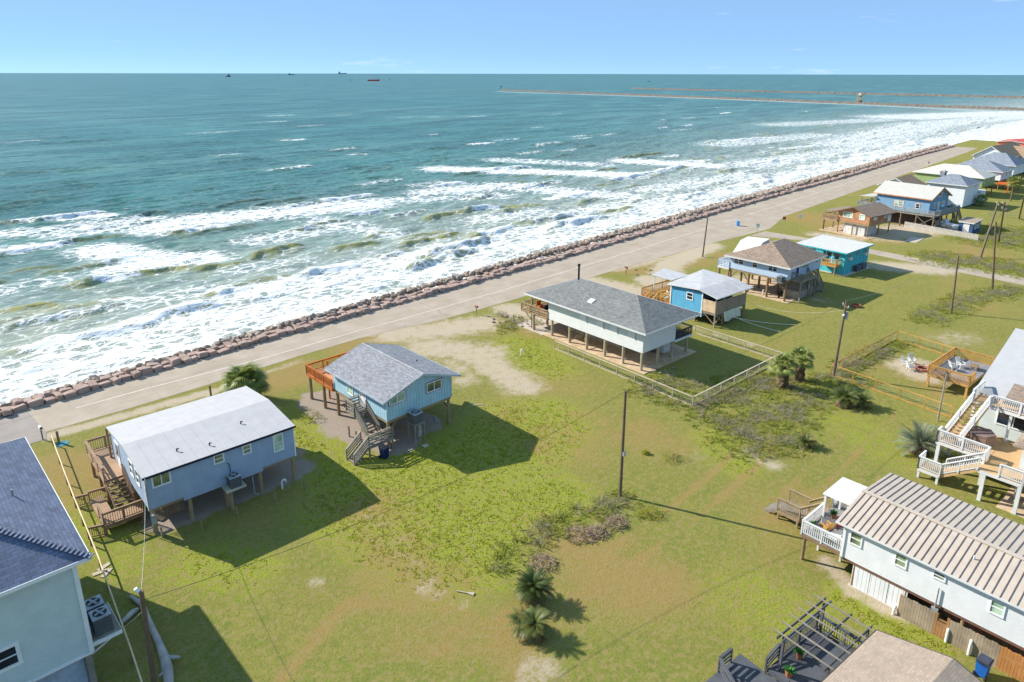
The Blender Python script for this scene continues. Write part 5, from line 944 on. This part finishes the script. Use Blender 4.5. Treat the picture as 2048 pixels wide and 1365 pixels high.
def mailbox(label, px, py, col): t = thing('mailbox', label, 'mailbox', (*G(px, py), 0)); MB().box(-.04, .04, -.04, .04, -.1, 1.0).build('post', WOOD, t); MB().box(-.12, .12, -.24, .24, 1.0, 1.15).cyl((0, -.24, 1.15), (0, .24, 1.15), .12, .12, 10).build('box', M('mailbox_' + label[:3], col), t)
mailbox('rusty red mailbox on the sandy verge by the long pale grey house', 953, 630, srgb(150, 90, 70)); mailbox('red brown mailbox on the green verge by the bright blue house', 1252, 549, srgb(150, 80, 66))
def sign(label, px, py, col, h=2.0, w=.5):
    t = thing('road_sign', label, 'sign', (*G(px, py), 0)); MB().cyl((0, 0, -.1), (0, 0, h), .035).build('pole', GALV, t); MB().box(-.02, .02, -w / 2, w / 2, h - w, h).build('plate', M('sign_' + label[:5], col), t); t.rotation_euler = (0, 0, .5)
sign('red sign on a post at the corner of the lane', 1567, 452, srgb(170, 60, 60), 1.9, .6); sign('white sign beside the brown cabin lawn', 1600, 440, srgb(236, 236, 232), 1.2, .8); sign('white sign on a pole behind the turquoise house', 1514, 470, srgb(238, 238, 236), 2.2, .7)
t = thing('flagpole', 'white flagpole with red white and blue flag at the far road bend', 'flag', (*G(1853, 347), 0)); MB().cyl((0, 0, -.1), (0, 0, 4.0), .05, .03, 8).build('pole', WHITE, t)
for nm, c, a in (('blue_field', srgb(30, 50, 120), (0, .5, 3.0, 3.9)), ('white_stripe', srgb(240, 240, 240), (.5, 1.5, 3.45, 3.9)), ('red_stripe', srgb(200, 40, 50), (.5, 1.5, 3.0, 3.45))): MB().box(a[0], a[1], -.015, .015, a[2], a[3]).build(nm, M('flag_' + nm, c), t)
def bin_(label, loc, rot, col, sc=1.0):
    t = thing('wheelie_bin', label, 'trash bin', (*loc, 0), rot); m = MB(); m.hexa([(-.22, -.24, .08), (.22, -.24, .08), (.22, .24, .08), (-.22, .24, .08), (-.29, -.33, .98), (.29, -.33, .98), (.29, .33, .98), (-.29, .33, .98)]); bm_ = M('bin_' + label[:4], col, rough=.45); m.build('bin', bm_, t)
    MB().hexa([(-.31, -.36, .985), (.31, -.36, .985), (.31, .36, .985), (-.31, .36, .985), (-.27, -.3, 1.08), (.27, -.3, 1.06), (.27, .36, 1.06), (-.27, .36, 1.08)]).build('lid', M('bin_lid_dark', srgb(60, 66, 80), rough=.45), t)
    for x in (-.26, .26): MB().cyl((x - .04, .27, .12), (x + .04, .27, .12), .12, .12, 12).build('wheel', BLACK, t)
    MB().cyl((-.22, .38, .95), (.22, .38, .95), .02).build('handle', BLACK, t)
bin_('blue wheelie bin by the plank privacy fence', (37.63, 2.16), 80, srgb(36, 104, 190)); bin_('navy wheelie bin under the stair of the light blue house', (28.75, 41.9), 0, srgb(24, 40, 84))
t = thing('oil_drum', 'light blue barrel standing by the granite blocks', 'barrel', (*G(1475, 452), 0)); MB().cyl((0, 0, 0), (0, 0, 1.0), .4, .4, 14).build('drum', M('drum_blue', srgb(110, 170, 220), rough=.5), t); MB().cyl((0, 0, .34), (0, 0, .38), .42, .42, 14).cyl((0, 0, .66), (0, 0, .7), .42, .42, 14).build('hoop', M('drum_blue'), t)
def pvc(label, px, py, h=.55, n=2):
    t = thing('vent_pipe_post', label, 'pipe', (*G(px, py), 0)); m = MB(); m.cyl((0, 0, -.05), (0, 0, h), .07, .07, 10); pts = [Vector((.16 - .16 * math.cos(a), 0, h + .16 * math.sin(a))) for a in np.linspace(0, math.pi, 7)]
    for a, b in zip(pts[:-1], pts[1:]): m.cyl(a, b, .07, .07, 10)
    m.cyl(pts[-1], pts[-1] - Vector((0, 0, .1)), .07, .07, 10); m.build('pipe', PVC, t)
pvc('white curved pipe standing in shaded grass behind the slate blue house', 565, 978); pvc('white curved pipe on the lawn beside the bare sand', 1042, 712); pvc('white curved pipe on the sandy floor under the periwinkle house', 1525, 590); pvc('white curved pipe leaning by the grey fence planks', 1891, 1284, .7); pvc('white curved pipe by the orange fence planks', 1936, 1310, .7); pvc('short white curved pipe at the foot of the white panels', 1786, 1229, .3)
t = thing('pvc_standpipe', 'thin white standpipe lying and standing on the sunny lawn', 'pipe', (*G(946, 812), 0)); MB().cyl((0, 0, 0), (0, 0, .9), .03).cyl((0, 0, .04), (.9, -.6, .04), .03).build('pipe', PVC, t)
t = thing('paddle', 'pale paddle shaped board lying on the grass below the weeds', 'board', (*G(932, 1187), .03), -60); MB().box(-.6, .1, -.03, .03, 0, .04).hexa([(.1, -.04, 0), (.5, -.14, 0), (.5, .14, 0), (.1, .04, 0), (.1, -.04, .04), (.5, -.14, .04), (.5, .14, .04), (.1, .04, .04)]).build('blade', FW, t)
# fire pit
x, y = G(1832, 742); t = thing('fire_pit', 'ring of reddish stones around a fire pit on pale sand', 'fire pit', (x + .8, y - .4, 0))
for k in range(12): a = k * math.tau / 12; piece('stone', M('brick_red', srgb(170, 110, 90), var=.3), t, (.6 * math.cos(a), .6 * math.sin(a), .12), (.22, .3, .24), (0, 0, a))
MB().cyl((0, 0, 0), (0, 0, .08), .5, .5, 12).build('ash', BLACK, t)
for n, (dx, dy, r) in enumerate(((-1.1, .9, 40), (-.2, 1.6, -10), (.9, 1.3, -50))): chair('garden_chair', 'white slatted garden chair by the fire pit', 'chair', (x + .8 + dx, y - .4 + dy), r, WHITE, 0, 'white chairs by the fire pit')
# garden shed, boat and pads by the ocean blue house
x, y = G(1943, 469); t = thing('garden_shed', 'small blue shed with white door and tan roof beside the picket fence', 'shed', (x, y, 0), -9); body(t, 0, 3.6, 0, 2.4, 0, 2.2, M('shed_blue', srgb(66, 92, 134), 'siding')); roof(t, TANS, -.2, 3.8, -.2, 2.6, 2.2, 2.6, 'flat', 'y', th=.1, fascia=WHITE); door(t, 'W', 0, .7, 1.6, .05, 1.95, WHITE); window(t, 'S', 0, .8, 1.5, 1.0, 1.7, 'h'); window(t, 'S', 0, 2.2, 2.9, 1.0, 1.7, 'h')
x, y = G(1890, 459); t = thing('skiff', 'white and blue flat boat parked behind the picket fence', 'boat', (x, y, .5), 60); m = MB(); m.hexa([(-2.6, -.5, 0), (1.8, -.5, 0), (1.8, .5, 0), (-2.6, .5, 0), (-2.7, -.95, .8), (2.6, -.75, .85), (2.6, .75, .85), (-2.7, .95, .8)]); m.build('hull', M('hull_white', srgb(220, 226, 232), rough=.3), t); MB().box(-2.72, 2.3, -.96, -.9, .6, .82).build('stripe', M('hull_blue', srgb(50, 100, 180), rough=.3), t); MB().box(-.3, .5, -.4, .4, .7, 1.5).build('console', WHITE, t); MB().box(-2.0, 1.5, -.6, -.5, -.5, .02).box(-2.0, 1.5, .5, .6, -.5, .02).build('bunk', GALV, t)
x, y = G(1829, 480); tag(MB().box(-2.6, 2.6, -1.0, 1.0, -.05, .06).build('concrete_pad', CONC, None, loc=(x, y, 0)), 'flat pale concrete pad on the lawn below the brown cabin', 'pad')
t = thing('fire_ring', 'rusty metal fire ring lying on the lawn by the periwinkle house shadow', 'fire ring', (*G(1712, 614), 0)); m = MB(); n = 16
for k in range(n): a, b = k * math.tau / n, (k + 1) * math.tau / n; m.beam((.6 * math.cos(a), .6 * math.sin(a), .15), (.6 * math.cos(b), .6 * math.sin(b), .15), .05, .3)
m.build('ring', M('rust', srgb(150, 96, 74), var=.3), t)
# driftwood log
t = thing('driftwood_log', 'long bleached grey driftwood log with a forked end beside the pole', 'log', (*G(300, 1200), 0)); DW = M('driftwood', srgb(186, 180, 172), 'wood', var=.2)
L = [G(262, 1197), G(285, 1215), G(300, 1250), G(318, 1290), G(330, 1320), G(336, 1345), G(340, 1380)]; o_ = Vector((*G(300, 1200), 0)); m = MB(); rad = [.10, .16, .16, .18, .24, .28, .22]
pts = [Vector((p[0], p[1], .14 + .05 * (k % 2))) - o_ for k, p in enumerate(L)]
for k in range(len(pts) - 1): m.cyl(pts[k], pts[k + 1], rad[k], rad[k + 1], 9)
m.cyl(pts[4], Vector((*G(362, 1325), .35)) - o_, .16, .06, 8).cyl(pts[5], Vector((*G(320, 1362), .3)) - o_, .12, .05, 8).build('trunk', DW, t, True)
t = thing('driftwood_log', 'short pale driftwood stub lying in the shade below the fence pipe', 'log', (*G(258, 1240), .1), 20); MB().cyl((-.5, 0, .08), (.4, .1, .1), .13, .16, 9).cyl((.4, .1, .1), (.7, .05, .12), .16, .06, 9).build('trunk', DW, t, True)
for k, (px, py, r) in enumerate(((208, 1135, 20), (200, 1146, -10), (213, 1147, 40))): tag(MB().box(-.4, .4, -.15, .15, 0, .04).build('board', FW, None, loc=(*G(px, py), .01)), 'flat pale board lying on the grass by the pipe fence', 'board', 'boards by the pipe fence').rotation_euler = (0, 0, R_(r))

# ---------------------------------------------------------------- palms and cycads
def leaf_mat(name, a, b, rough=.5):
    t = NT(name); P = t.pos(); n = t.noise(P, 3.0, 3); o = t.n('ObjectInfo').outputs['Random']
    c = t.mix(t.ramp(n, .3, .7), a, b); c = t.mix(t.math('MULTIPLY', o, .45), c, dk(a, .5)); m = t.out(c, rough, .35); translucent(t, c, .35)
    return m
FROND = leaf_mat('frond_green', (.12, .165, .04), (.20, .235, .065)); FRONDD = leaf_mat('frond_dark', (.06, .10, .022), (.12, .155, .04)); FRONDS = leaf_mat('frond_silver', (.20, .24, .15), (.30, .33, .22)); FRONDY = leaf_mat('frond_yellow', (.17, .17, .04), (.26, .23, .07)); DEAD = leaf_mat('frond_dead', (.20, .145, .085), (.30, .22, .13), .9); FANG = leaf_mat('fan_green', (.20, .26, .05), (.30, .33, .09)); TRUNK = M('palm_trunk', srgb(120, 102, 84), 'wood', var=.3)
def feather(mat, L=1.6, droop=1.0, n=18, w=.30, lw=.036):
    m = MB(); pts = []
    for k in range(n + 1):
        t = k / n; pts.append(Vector((L * (t - .12 * t * t), 0, L * (.42 * t - droop * .62 * t * t))))
    for k in range(n): m.beam(pts[k], pts[k + 1], .028 * (1 - .6 * k / n), .02)
    for k in range(2, n + 1):
        t = k / n; ll = w * math.sin(math.pi * min(1, .12 + t * .88)) ** .6 + .05; d = (pts[k] - pts[k - 1]).normalized()
        for s in (-1, 1):
            tip = pts[k] + d * ll * .55 + Vector((0, s * ll, -.12 * ll)); q = d * lw; m.poly([pts[k] - q, pts[k] + q, tip])
    return m.mesh('frond', mat)
def fan(mat, L=.9, n=15, spread=2.5, droop=.35, pet=.7):
    m = MB(); m.beam((0, 0, 0), (pet, 0, pet * .12), .03, .02); c = Vector((pet, 0, pet * .12))
    for k in range(n):
        a = -spread / 2 + spread * k / (n - 1); l = L * (1 - .25 * abs(a) / spread * 2); d = Vector((math.cos(a), math.sin(a), 0)); s = Vector((-math.sin(a), math.cos(a), 0)) * .055
        mid = c + d * l * .55 + Vector((0, 0, .04)); m.poly([c, mid + s, mid - s]); m.poly([mid - s, mid + s, c + d * l + Vector((0, 0, -droop * l))])
    return m.mesh('leaf', mat)
def crown(root, meshes, n, z, r0, el0, el1, sc=(.85, 1.15), name='frond', seed=1):
    r = random.Random(seed)
    for k in range(n):
        t = k / max(1, n - 1); e = el0 + (el1 - el0) * t + r.uniform(-.12, .12); a = k * 2.39996 + r.uniform(-.2, .2); o = link(name, meshes[r.randrange(len(meshes))], root, (r0 * math.cos(a), r0 * math.sin(a), z + .1 * r.uniform(-1, 1))); s = r.uniform(*sc); o.scale = (s, s, s); o.rotation_euler = Matrix.Rotation(a, 3, 'Z').to_4x4().to_3x3().to_euler() if False else (Matrix.Rotation(a, 3, 'Z') @ Matrix.Rotation(-e, 3, 'Y') @ Matrix.Rotation(r.uniform(-.3, .3), 3, 'X')).to_euler()
def trunk(root, h, r, mat=TRUNK, n=7):
    m = MB()
    for k in range(n): m.cyl((.03 * math.sin(k), .02 * math.cos(k), h * k / n - .05), (.03 * math.sin(k + 1), .02 * math.cos(k + 1), h * (k + 1) / n), r * (1.08 if k % 2 else .98), r, 9)
    m.build('trunk', mat, root)
f_dark = [feather(FRONDD, 1.5, 1.0), feather(FRONDD, 1.35, 1.25)]; f_mid = [feather(FROND, 1.6, .9), feather(FROND, 1.4, 1.2)]; f_yel = [feather(FRONDY, 1.4, 1.1), feather(FROND, 1.35, 1.2)]; f_dead = [feather(DEAD, 1.2, 1.5)]; f_sil = [feather(FRONDS, 2.0, .6, w=.34), feather(FRONDS, 1.8, .9, w=.34)]
def cycad(label, loc, ms, s=1.0, n=46, dead=12, cat='cycad', seed=1, h=.5):
    t = thing('sago_palm', label, cat, (loc[0], loc[1], 0)); trunk(t, h, .22 * s); crown(t, ms, n, h, .08, 1.25, -.12, (.8 * s, 1.05 * s), seed=seed); crown(t, f_dead, dead, h - .1, .1, -.15, -.55, (.7 * s, .95 * s), 'dead_frond', seed + 5); return t
a = G(1066, 1200); cycad('large dark green sago palm at the end of the brush pile', (a[0], a[1]), f_dark, .92, 52, 14, seed=2, h=.8)
a = G(1068, 1272); cycad('yellowing sago palm below the darker one', (a[0], a[1]), f_yel, .84, 48, 16, seed=3, h=.6); a = G(1045, 1262); cycad('small offset green sago beside the yellowing sago palm', (a[0], a[1]), f_mid, .7, 26, 6, seed=9, h=.4)
a = G(1688, 812); cycad('bushy palm with dry brown skirt beside the tan wire fence', (a[0], a[1]), f_mid, 1.0, 48, 30, seed=4, h=.7); a = G(1726, 814); cycad('smaller bushy palm right beside the brown skirted one', (a[0], a[1]), f_mid, .8, 40, 14, seed=5, h=.5)
a = G(1611, 893); cycad('small brown tipped sago palm alone on the lawn', (a[0], a[1]), f_yel, .8, 34, 16, seed=6, h=.3); a = G(1838, 905); t = cycad('silvery spreading palm beside the white stacked decks', (a[0], a[1]), f_sil, 1.25, 46, 12, 'palm', 7, .6)
fg = [fan(FANG), fan(FANG, .8, 13, 2.2, .5)]; fd = [fan(DEAD, .8, 11, 1.4, .3, .5)]
def fan_palm(label, loc, h, n, nd, sc, skirt=False, seed=1, e1=-.5):
    t = thing('fan_palm', label, 'palm tree', (loc[0], loc[1], 0)); trunk(t, h, .2); crown(t, fg, n, h, .1, 1.35, e1, (.8 * sc, 1.1 * sc), 'leaf', seed)
    if skirt:
        for z in np.arange(h - .2, .5, -.32): crown(t, fd, nd, float(z), .18, -1.15, -1.35, (.75, 1.0), 'dead_leaf', seed + int(z * 10))
    elif nd: crown(t, fd, nd, h - .1, .15, -.7, -1.2, (.7, .95), 'dead_leaf', seed + 3)
fan_palm('round dense fan palm on the verge beside the road', G(494, 806), 1.8, 80, 12, 1.55, seed=21, e1=-.8); fan_palm('fan palm with thick brown skirt in the weedy lot', G(1563, 775), 2.3, 30, 9, 1.0, True, 22); fan_palm('second skirted fan palm behind the first in the weedy lot', G(1597, 762), 2.4, 30, 9, .95, True, 23); fan_palm('tall slender palm on the lawn beside the orange deck house', G(2021, 403), 4.6, 26, 8, 1.3, seed=24); fan_palm('small fan palm by the tall white house', G(1961, 412), 1.3, 26, 6, 1.1, seed=25)

# ---------------------------------------------------------------- ground cover
def stuff(name, mat, V, F, label=None):
    me = bpy.data.meshes.new(name); me.from_pydata(V, [], F); me.update(); me.materials.append(mat); o = link(name, me); tag(o, label, None, None, 'stuff'); return o
def tuft_mat(name, cols, rough=.9):
    t = NT(name); P = t.pos(); n = t.noise(P, .7, 3, .7); n2 = t.noise(P, 4.0, 2, .7); c = t.mix(t.ramp(n, .35, .65), cols[0], cols[1]); c = t.mix(t.ramp(n2, .45, .7, 0, .8), c, cols[2]); t.out(c, rough, .1); translucent(t, c, .5); return t.m
HOUSEB = [(12, 45, -4, -2.5, 10.6, -1, 11.2), (29.75, 42.7, -2.5, -3.5, 7, -1.5, 13.5), (57.6, 36.3, -5, -.9, 9, -.8, 19.4), (75, 37.4, -6, -.2, 6.8, -.2, 11.6), (91, 35.4, -4, -.5, 10.3, -.7, 10.6), (110.3, 34.4, -8, -1.5, 8, -.7, 7.6), (140, 40.3, -12, -1, 8.5, -1, 9.7), (157.4, 34.6, -9, -1.8, 10, -2, 13.7), (5.5, 33.85, -2.5, -13, 2.1, -.5, 15), (39.62, 9.55, -5, -.2, 7.5, -17, 3.3), (57.4, 4, -5, -2.2, 25, -10, 6), (33.4, 6.38, -9, -10, .3, -7, 4.8)]
def outside(x, y):
    for ox, oy, rot, x0, x1, y0, y1 in HOUSEB:
        r = R_(rot); X, Y = x - ox, y - oy; a, b = X * math.cos(r) + Y * math.sin(r), -X * math.sin(r) + Y * math.cos(r)
        if x0 < a < x1 and y0 < b < y1: return False
    return True
NPR = np.random.default_rng(12)
def scatter(n, zones, thr, xr, yr, avoid=None, p=1.0):
    X = NPR.uniform(*xr, n); Y = NPR.uniform(*yr, n); w = paint(X, Y, zones); keep = (w * NPR.uniform(.4, 1, n) > thr)
    if avoid is not None: keep &= paint(X, Y, avoid) < .45
    return [(x, y, v) for x, y, v in zip(X[keep], Y[keep], w[keep]) if outside(x, y)]
def blades(name, mat, pts, h, w, per, seed, lean=.6, label=None):
    r = random.Random(seed); V, F = [], []
    for x, y, v in pts:
        for _ in range(per):
            a = r.uniform(0, 6.28); hh = h * r.uniform(.5, 1.2); ww = w * r.uniform(.6, 1.2); ox, oy = x + r.uniform(-1, 1) * h * .7, y + r.uniform(-1, 1) * h * .7; lx, ly = math.cos(a) * hh * lean * r.random(), math.sin(a) * hh * lean * r.random(); sx, sy = -math.sin(a) * ww, math.cos(a) * ww; i = len(V)
            V += [(ox - sx, oy - sy, -.02), (ox + sx, oy + sy, -.02), (ox + lx + sx * .6, oy + ly + sy * .6, hh * .6), (ox + lx * 1.8 - sx * .1, oy + ly * 1.8, hh)]; F.append([i, i + 1, i + 2, i + 3])
    return stuff(name, mat, V, F, label)
GT = tuft_mat('grass_tuft', ((.26, .27, .035), (.31, .29, .05), (.19, .23, .03))); GL = tuft_mat('lush_tuft', ((.36, .39, .04), (.40, .39, .05), (.29, .34, .035))); GW = tuft_mat('weed_green', ((.26, .32, .05), (.34, .35, .07), (.42, .39, .14))); GD = tuft_mat('dry_brush', ((.38, .34, .27), (.30, .255, .19), (.44, .39, .31)))
blades('lush_grass', GL, scatter(60000, Z_LUSH, .5, (10, 75), (2, 58), Z_SAND), .06, .05, 5, 2, 3.0)
blades('weeds', GW, scatter(46000, Z_WEED, .30, (15, 175), (5, 62)), .28, .04, 9, 3, 1.2); blades('dry_brush', GD, [p for p in scatter(52000, Z_WEED, .5, (15, 175), (5, 62)) if (math.sin(p[0] * 1.1) + math.sin(p[1] * 1.3 + p[0] * .5)) > -.25], .45, .02, 10, 4, 1.0)
# low shrubs and brush piles one can tell apart
def shrub(label, px, py, r, h, mat, seed, n=240, leaf=.07):
    x, y = G(px, py); t = thing('shrub', label, 'shrub', (x, y, 0)); rd = random.Random(seed); m = MB(); st = MB()
    for k in range(n):
        a = rd.uniform(0, 6.28); e = math.asin(rd.random()); q = (.55 + .45 * rd.random()) * (1 + .2 * math.sin(3 * a + seed)); c = Vector((r * q * math.cos(a) * math.cos(e), r * q * math.sin(a) * math.cos(e), h * q * math.sin(e))); d = Vector((rd.uniform(-1, 1), rd.uniform(-1, 1), rd.uniform(-.4, 1))).normalized() * leaf * 2; s = d.cross(Vector((rd.uniform(-1, 1), rd.uniform(-1, 1), rd.uniform(-1, 1)))).normalized() * leaf; m.poly([c - s, c + d * .4 - s * .2 + s, c + d, c + s])
    for k in range(9): a = rd.uniform(0, 6.28); st.cyl((0, 0, 0), (r * .7 * math.cos(a), r * .7 * math.sin(a), h * .7), .02, .008, 5)
    m.build('leaves', mat, t); st.build('stems', WOOD, t)
for k, (lab, px, py, r, h, mat) in enumerate([('grey dry shrub in the middle of the weedy lot', 1480, 868, .75, .8, GD), ('low dark green shrub on the open lawn near the bare patch', 1345, 918, 1.1, .45, GW), ('yellow flowering ground shrub below the grey dry shrub', 1540, 905, 1.5, .5, GL), ('yellowish bush right of the brush pile', 1300, 1030, .9, .5, GL), ('dark bush behind the skirted fan palms', 1625, 765, .8, .6, GW), ('green shrub against the pole with the transformer', 1690, 748, .9, .6, GW), ('dark bush under the front deck of the long pale grey house', 1075, 648, .8, .7, GW), ('spiky shrub on the stony verge by the long pale grey house', 1003, 632, .9, .8, GD), ('dark shrub between the palm and the light blue house', 622, 838, 1.2, .7, GW), ('small bright tuft shrub on the lawn beside the bare pole', 1292, 908, .35, .35, GL)]): shrub(lab, px, py, r, h, mat, 60 + k)
for k, (lab, px, py, r) in enumerate([('tangled grey brush pile nearest the bare lawn pole', 1232, 1048, .8), ('middle tangled brush pile in the weed strip', 1160, 1072, 1.0), ('low tangled brush pile between the other two piles', 1195, 1066, .7), ('brown twiggy brush pile above the dark sago palm', 1085, 1130, .9)]):
    x, y = G(px, py); t = thing('brush_pile', lab, 'brush pile', (x, y, 0)); rd = random.Random(k); m = MB()
    for j in range(170): a, e = rd.uniform(0, 6.28), rd.uniform(-.2, .9); q = r * rd.random() ** .5; b = rd.uniform(0, 6.28); c = Vector((q * math.cos(b), q * math.sin(b), .05 + .55 * (1 - q / r) * rd.random())); d = Vector((math.cos(a) * math.cos(e), math.sin(a) * math.cos(e), math.sin(e) * .6)) * rd.uniform(.2, .5); m.beam(c, c + d, .025, .02)
    m.build('twigs', M('brush_grey', srgb(158, 136, 116), var=.35, scale=4), t)
# stones on the verge gardens
rd = random.Random(77)
for px, py, n in ((1010, 640, 12), (1045, 650, 10), (1275, 545, 9), (1320, 690, 0), (1330, 745, 12)):
    for k in range(n):
        x, y = G(px + rd.uniform(-28, 28), py + rd.uniform(-8, 8)); o = link('garden_stone', rocks[rd.randrange(9)], None, (x, y, .08)); s = rd.uniform(.2, .42); o.scale = (s, s * .9, s * .7); o.rotation_euler = (0, 0, rd.uniform(0, 6)); tag(o, 'small pale stone in the loose scatter of verge and yard stones', 'stone', 'loose garden stones')

# ---------------------------------------------------------------- jetties, tower, ships
JET = rock_mat('jetty_rock', (.17, .14, .115), (.15, .13, .11), (.22, .18, .155))
def jetty(label, a, b, w, h, n):
    A_, B_ = Vector((*G(*a, SEA), 0)), Vector((*G(*b, SEA), 0)); t = thing('jetty', label, 'jetty', (A_.x, A_.y, SEA)); d = B_ - A_; L = d.length; d /= L; s = Vector((-d.y, d.x, 0)); rd = random.Random(int(L)); V, F = [], []; prof = ((-1, -.6), (-.55, .5), (-.25, 1.0), (.25, 1.0), (.55, .5), (1, -.6))
    for i in range(n + 1):
        c = d * (L * i / n); k = 1.0 if i > 2 else .5
        for q, z in prof: V.append(tuple(c + s * (w * (q + rd.uniform(-.12, .12)) * k) + Vector((0, 0, h * (z + rd.uniform(-.22, .22)) * k))))
    for i in range(n):
        for j in range(5): p = i * 6 + j; F.append([p, p + 1, p + 7, p + 6])
    me = bpy.data.meshes.new('rocks'); me.from_pydata(V, [], F); me.update(); me.materials.append(JET); link('rocks', me, t)
jetty('long low rock jetty reaching out to sea with the beacon tower', (1000, 181), (2120, 224), 3.8, 2.0, 420); jetty('second low rock jetty lying farther out', (1262, 178), (2120, 198.5), 5.0, 2.3, 320)
t = thing('beacon_tower', 'tan beacon tower standing on the nearer jetty', 'tower', (*G(1718, 206, SEA), SEA)); m = MB(); TW = M('tower_tan', srgb(206, 170, 110))
for sx in (-1, 1):
    for sy in (-1, 1): m.cyl((sx * 1.6, sy * 1.6, 0), (sx * 1.2, sy * 1.2, 8), .45, .4, 8)
m.build('legs', TW, t); MB().box(-2.6, 2.6, -2.6, 2.6, 8, 8.8).build('platform', TW, t); MB().box(-1.2, 1.2, -1.2, 1.2, 8.8, 10.6).build('cabin', WHITE, t); MB().cyl((0, 0, 10.6), (0, 0, 13), .2).build('mast', GALV, t); MB().cyl((0, 0, -1), (0, 0, 2.4), 4.5, 3.0, 10).build('base', JET, t)
t = thing('beacon', 'small beacon on the tip of the nearer jetty', 'beacon', (*G(1002, 180.5, SEA), SEA)); MB().cyl((0, 0, 0), (0, 0, 6), .5, .35, 8).build('post', WOOD, t); MB().box(-1, 1, -1, 1, 6, 8).build('daymark', M('daymark_dark', srgb(70, 60, 60)), t)
def ship(label, px, py, L, ang, hull, cabin, extra=None, cx=-.32):
    t = thing('ship', label, 'ship', (*G(px, py, SEA), SEA), ang); b = L * .09; h_ = L * .09; m = MB(); m.hexa([(-L / 2, -b, -.5), (L * .40, -b * .6, -.5), (L * .40, b * .6, -.5), (-L / 2, b, -.5), (-L / 2, -b * 1.1, h_), (L / 2, -b * .3, h_ * 1.35), (L / 2, b * .3, h_ * 1.35), (-L / 2, b * 1.1, h_)]); m.build('hull', M('hull_' + label[:9], hull, rough=.5), t)
    c = L * cx; MB().box(c - L * .09, c + L * .07, -b * .8, b * .8, h_, h_ + L * .12).box(c - L * .05, c + L * .06, -b * .7, b * .7, h_ + L * .12, h_ + L * .18).build('superstructure', M('cabin_' + label[:9], cabin), t); MB().cyl((c, 0, h_ + L * .18), (c, 0, h_ + L * .27), L * .008, L * .006, 6).build('mast', GALV, t)
    if extra: MB().box(-L * .05, L * .30, -b * .7, b * .7, h_, h_ + L * .05).build('deck_cargo', M('cargo_' + label[:9], extra), t); MB().cyl((L * .34, 0, h_), (L * .30, 0, h_ + L * .16), L * .01).cyl((L * .1, 0, h_), (L * .22, 0, h_ + L * .12), L * .008).build('crane', M('crane_orange', srgb(210, 120, 50)), t)
ship('red workboat with white wheelhouse and orange crane at sea', 748, 162.5, 52, -48, srgb(236, 60, 56), srgb(245, 245, 245), srgb(240, 214, 206)); ship('dark blue and red ship close to the horizon', 457, 154.0, 75, 40, srgb(60, 50, 110), srgb(60, 70, 140), cx=.1); ship('small dark ship on the horizon', 583, 150.3, 110, -48, srgb(70, 80, 110), srgb(90, 100, 130)); ship('pale grey freighter far away on the horizon', 685, 148.6, 330, -46, srgb(150, 160, 176), srgb(170, 178, 190)); ship('small white motorboat beyond the jetty tip', 1386, 164.2, 14, 120, srgb(235, 235, 235), srgb(240, 240, 240)); ship('small dark motorboat ahead of the white one', 1297, 163.4, 13, 120, srgb(60, 70, 80), srgb(220, 220, 220)); ship('tiny white boat left of the dark horizon ship', 557, 153.6, 34, 120, srgb(230, 230, 235), srgb(240, 240, 240))
for k, (lab, px, py, hh) in enumerate((('slim dark buoy left of the red workboat', 701, 163.5, 7), ('slim dark buoy right of the red workboat', 779, 160.5, 8), ('tall channel marker on the horizon', 879, 150.5, 22))):
    t = thing('buoy', lab, 'buoy', (*G(px, py, SEA), SEA)); MB().cyl((0, 0, -.5), (0, 0, hh * .3), hh * .16, hh * .13, 8).build('float', M('buoy_dark', srgb(40, 60, 60)), t); MB().cyl((0, 0, hh * .3), (0, 0, hh), hh * .05, hh * .03, 6).build('mast', M('buoy_dark'), t); MB().box(-hh * .11, hh * .11, -hh * .11, hh * .11, hh * .75, hh).build('daymark', M('buoy_dark'), t)
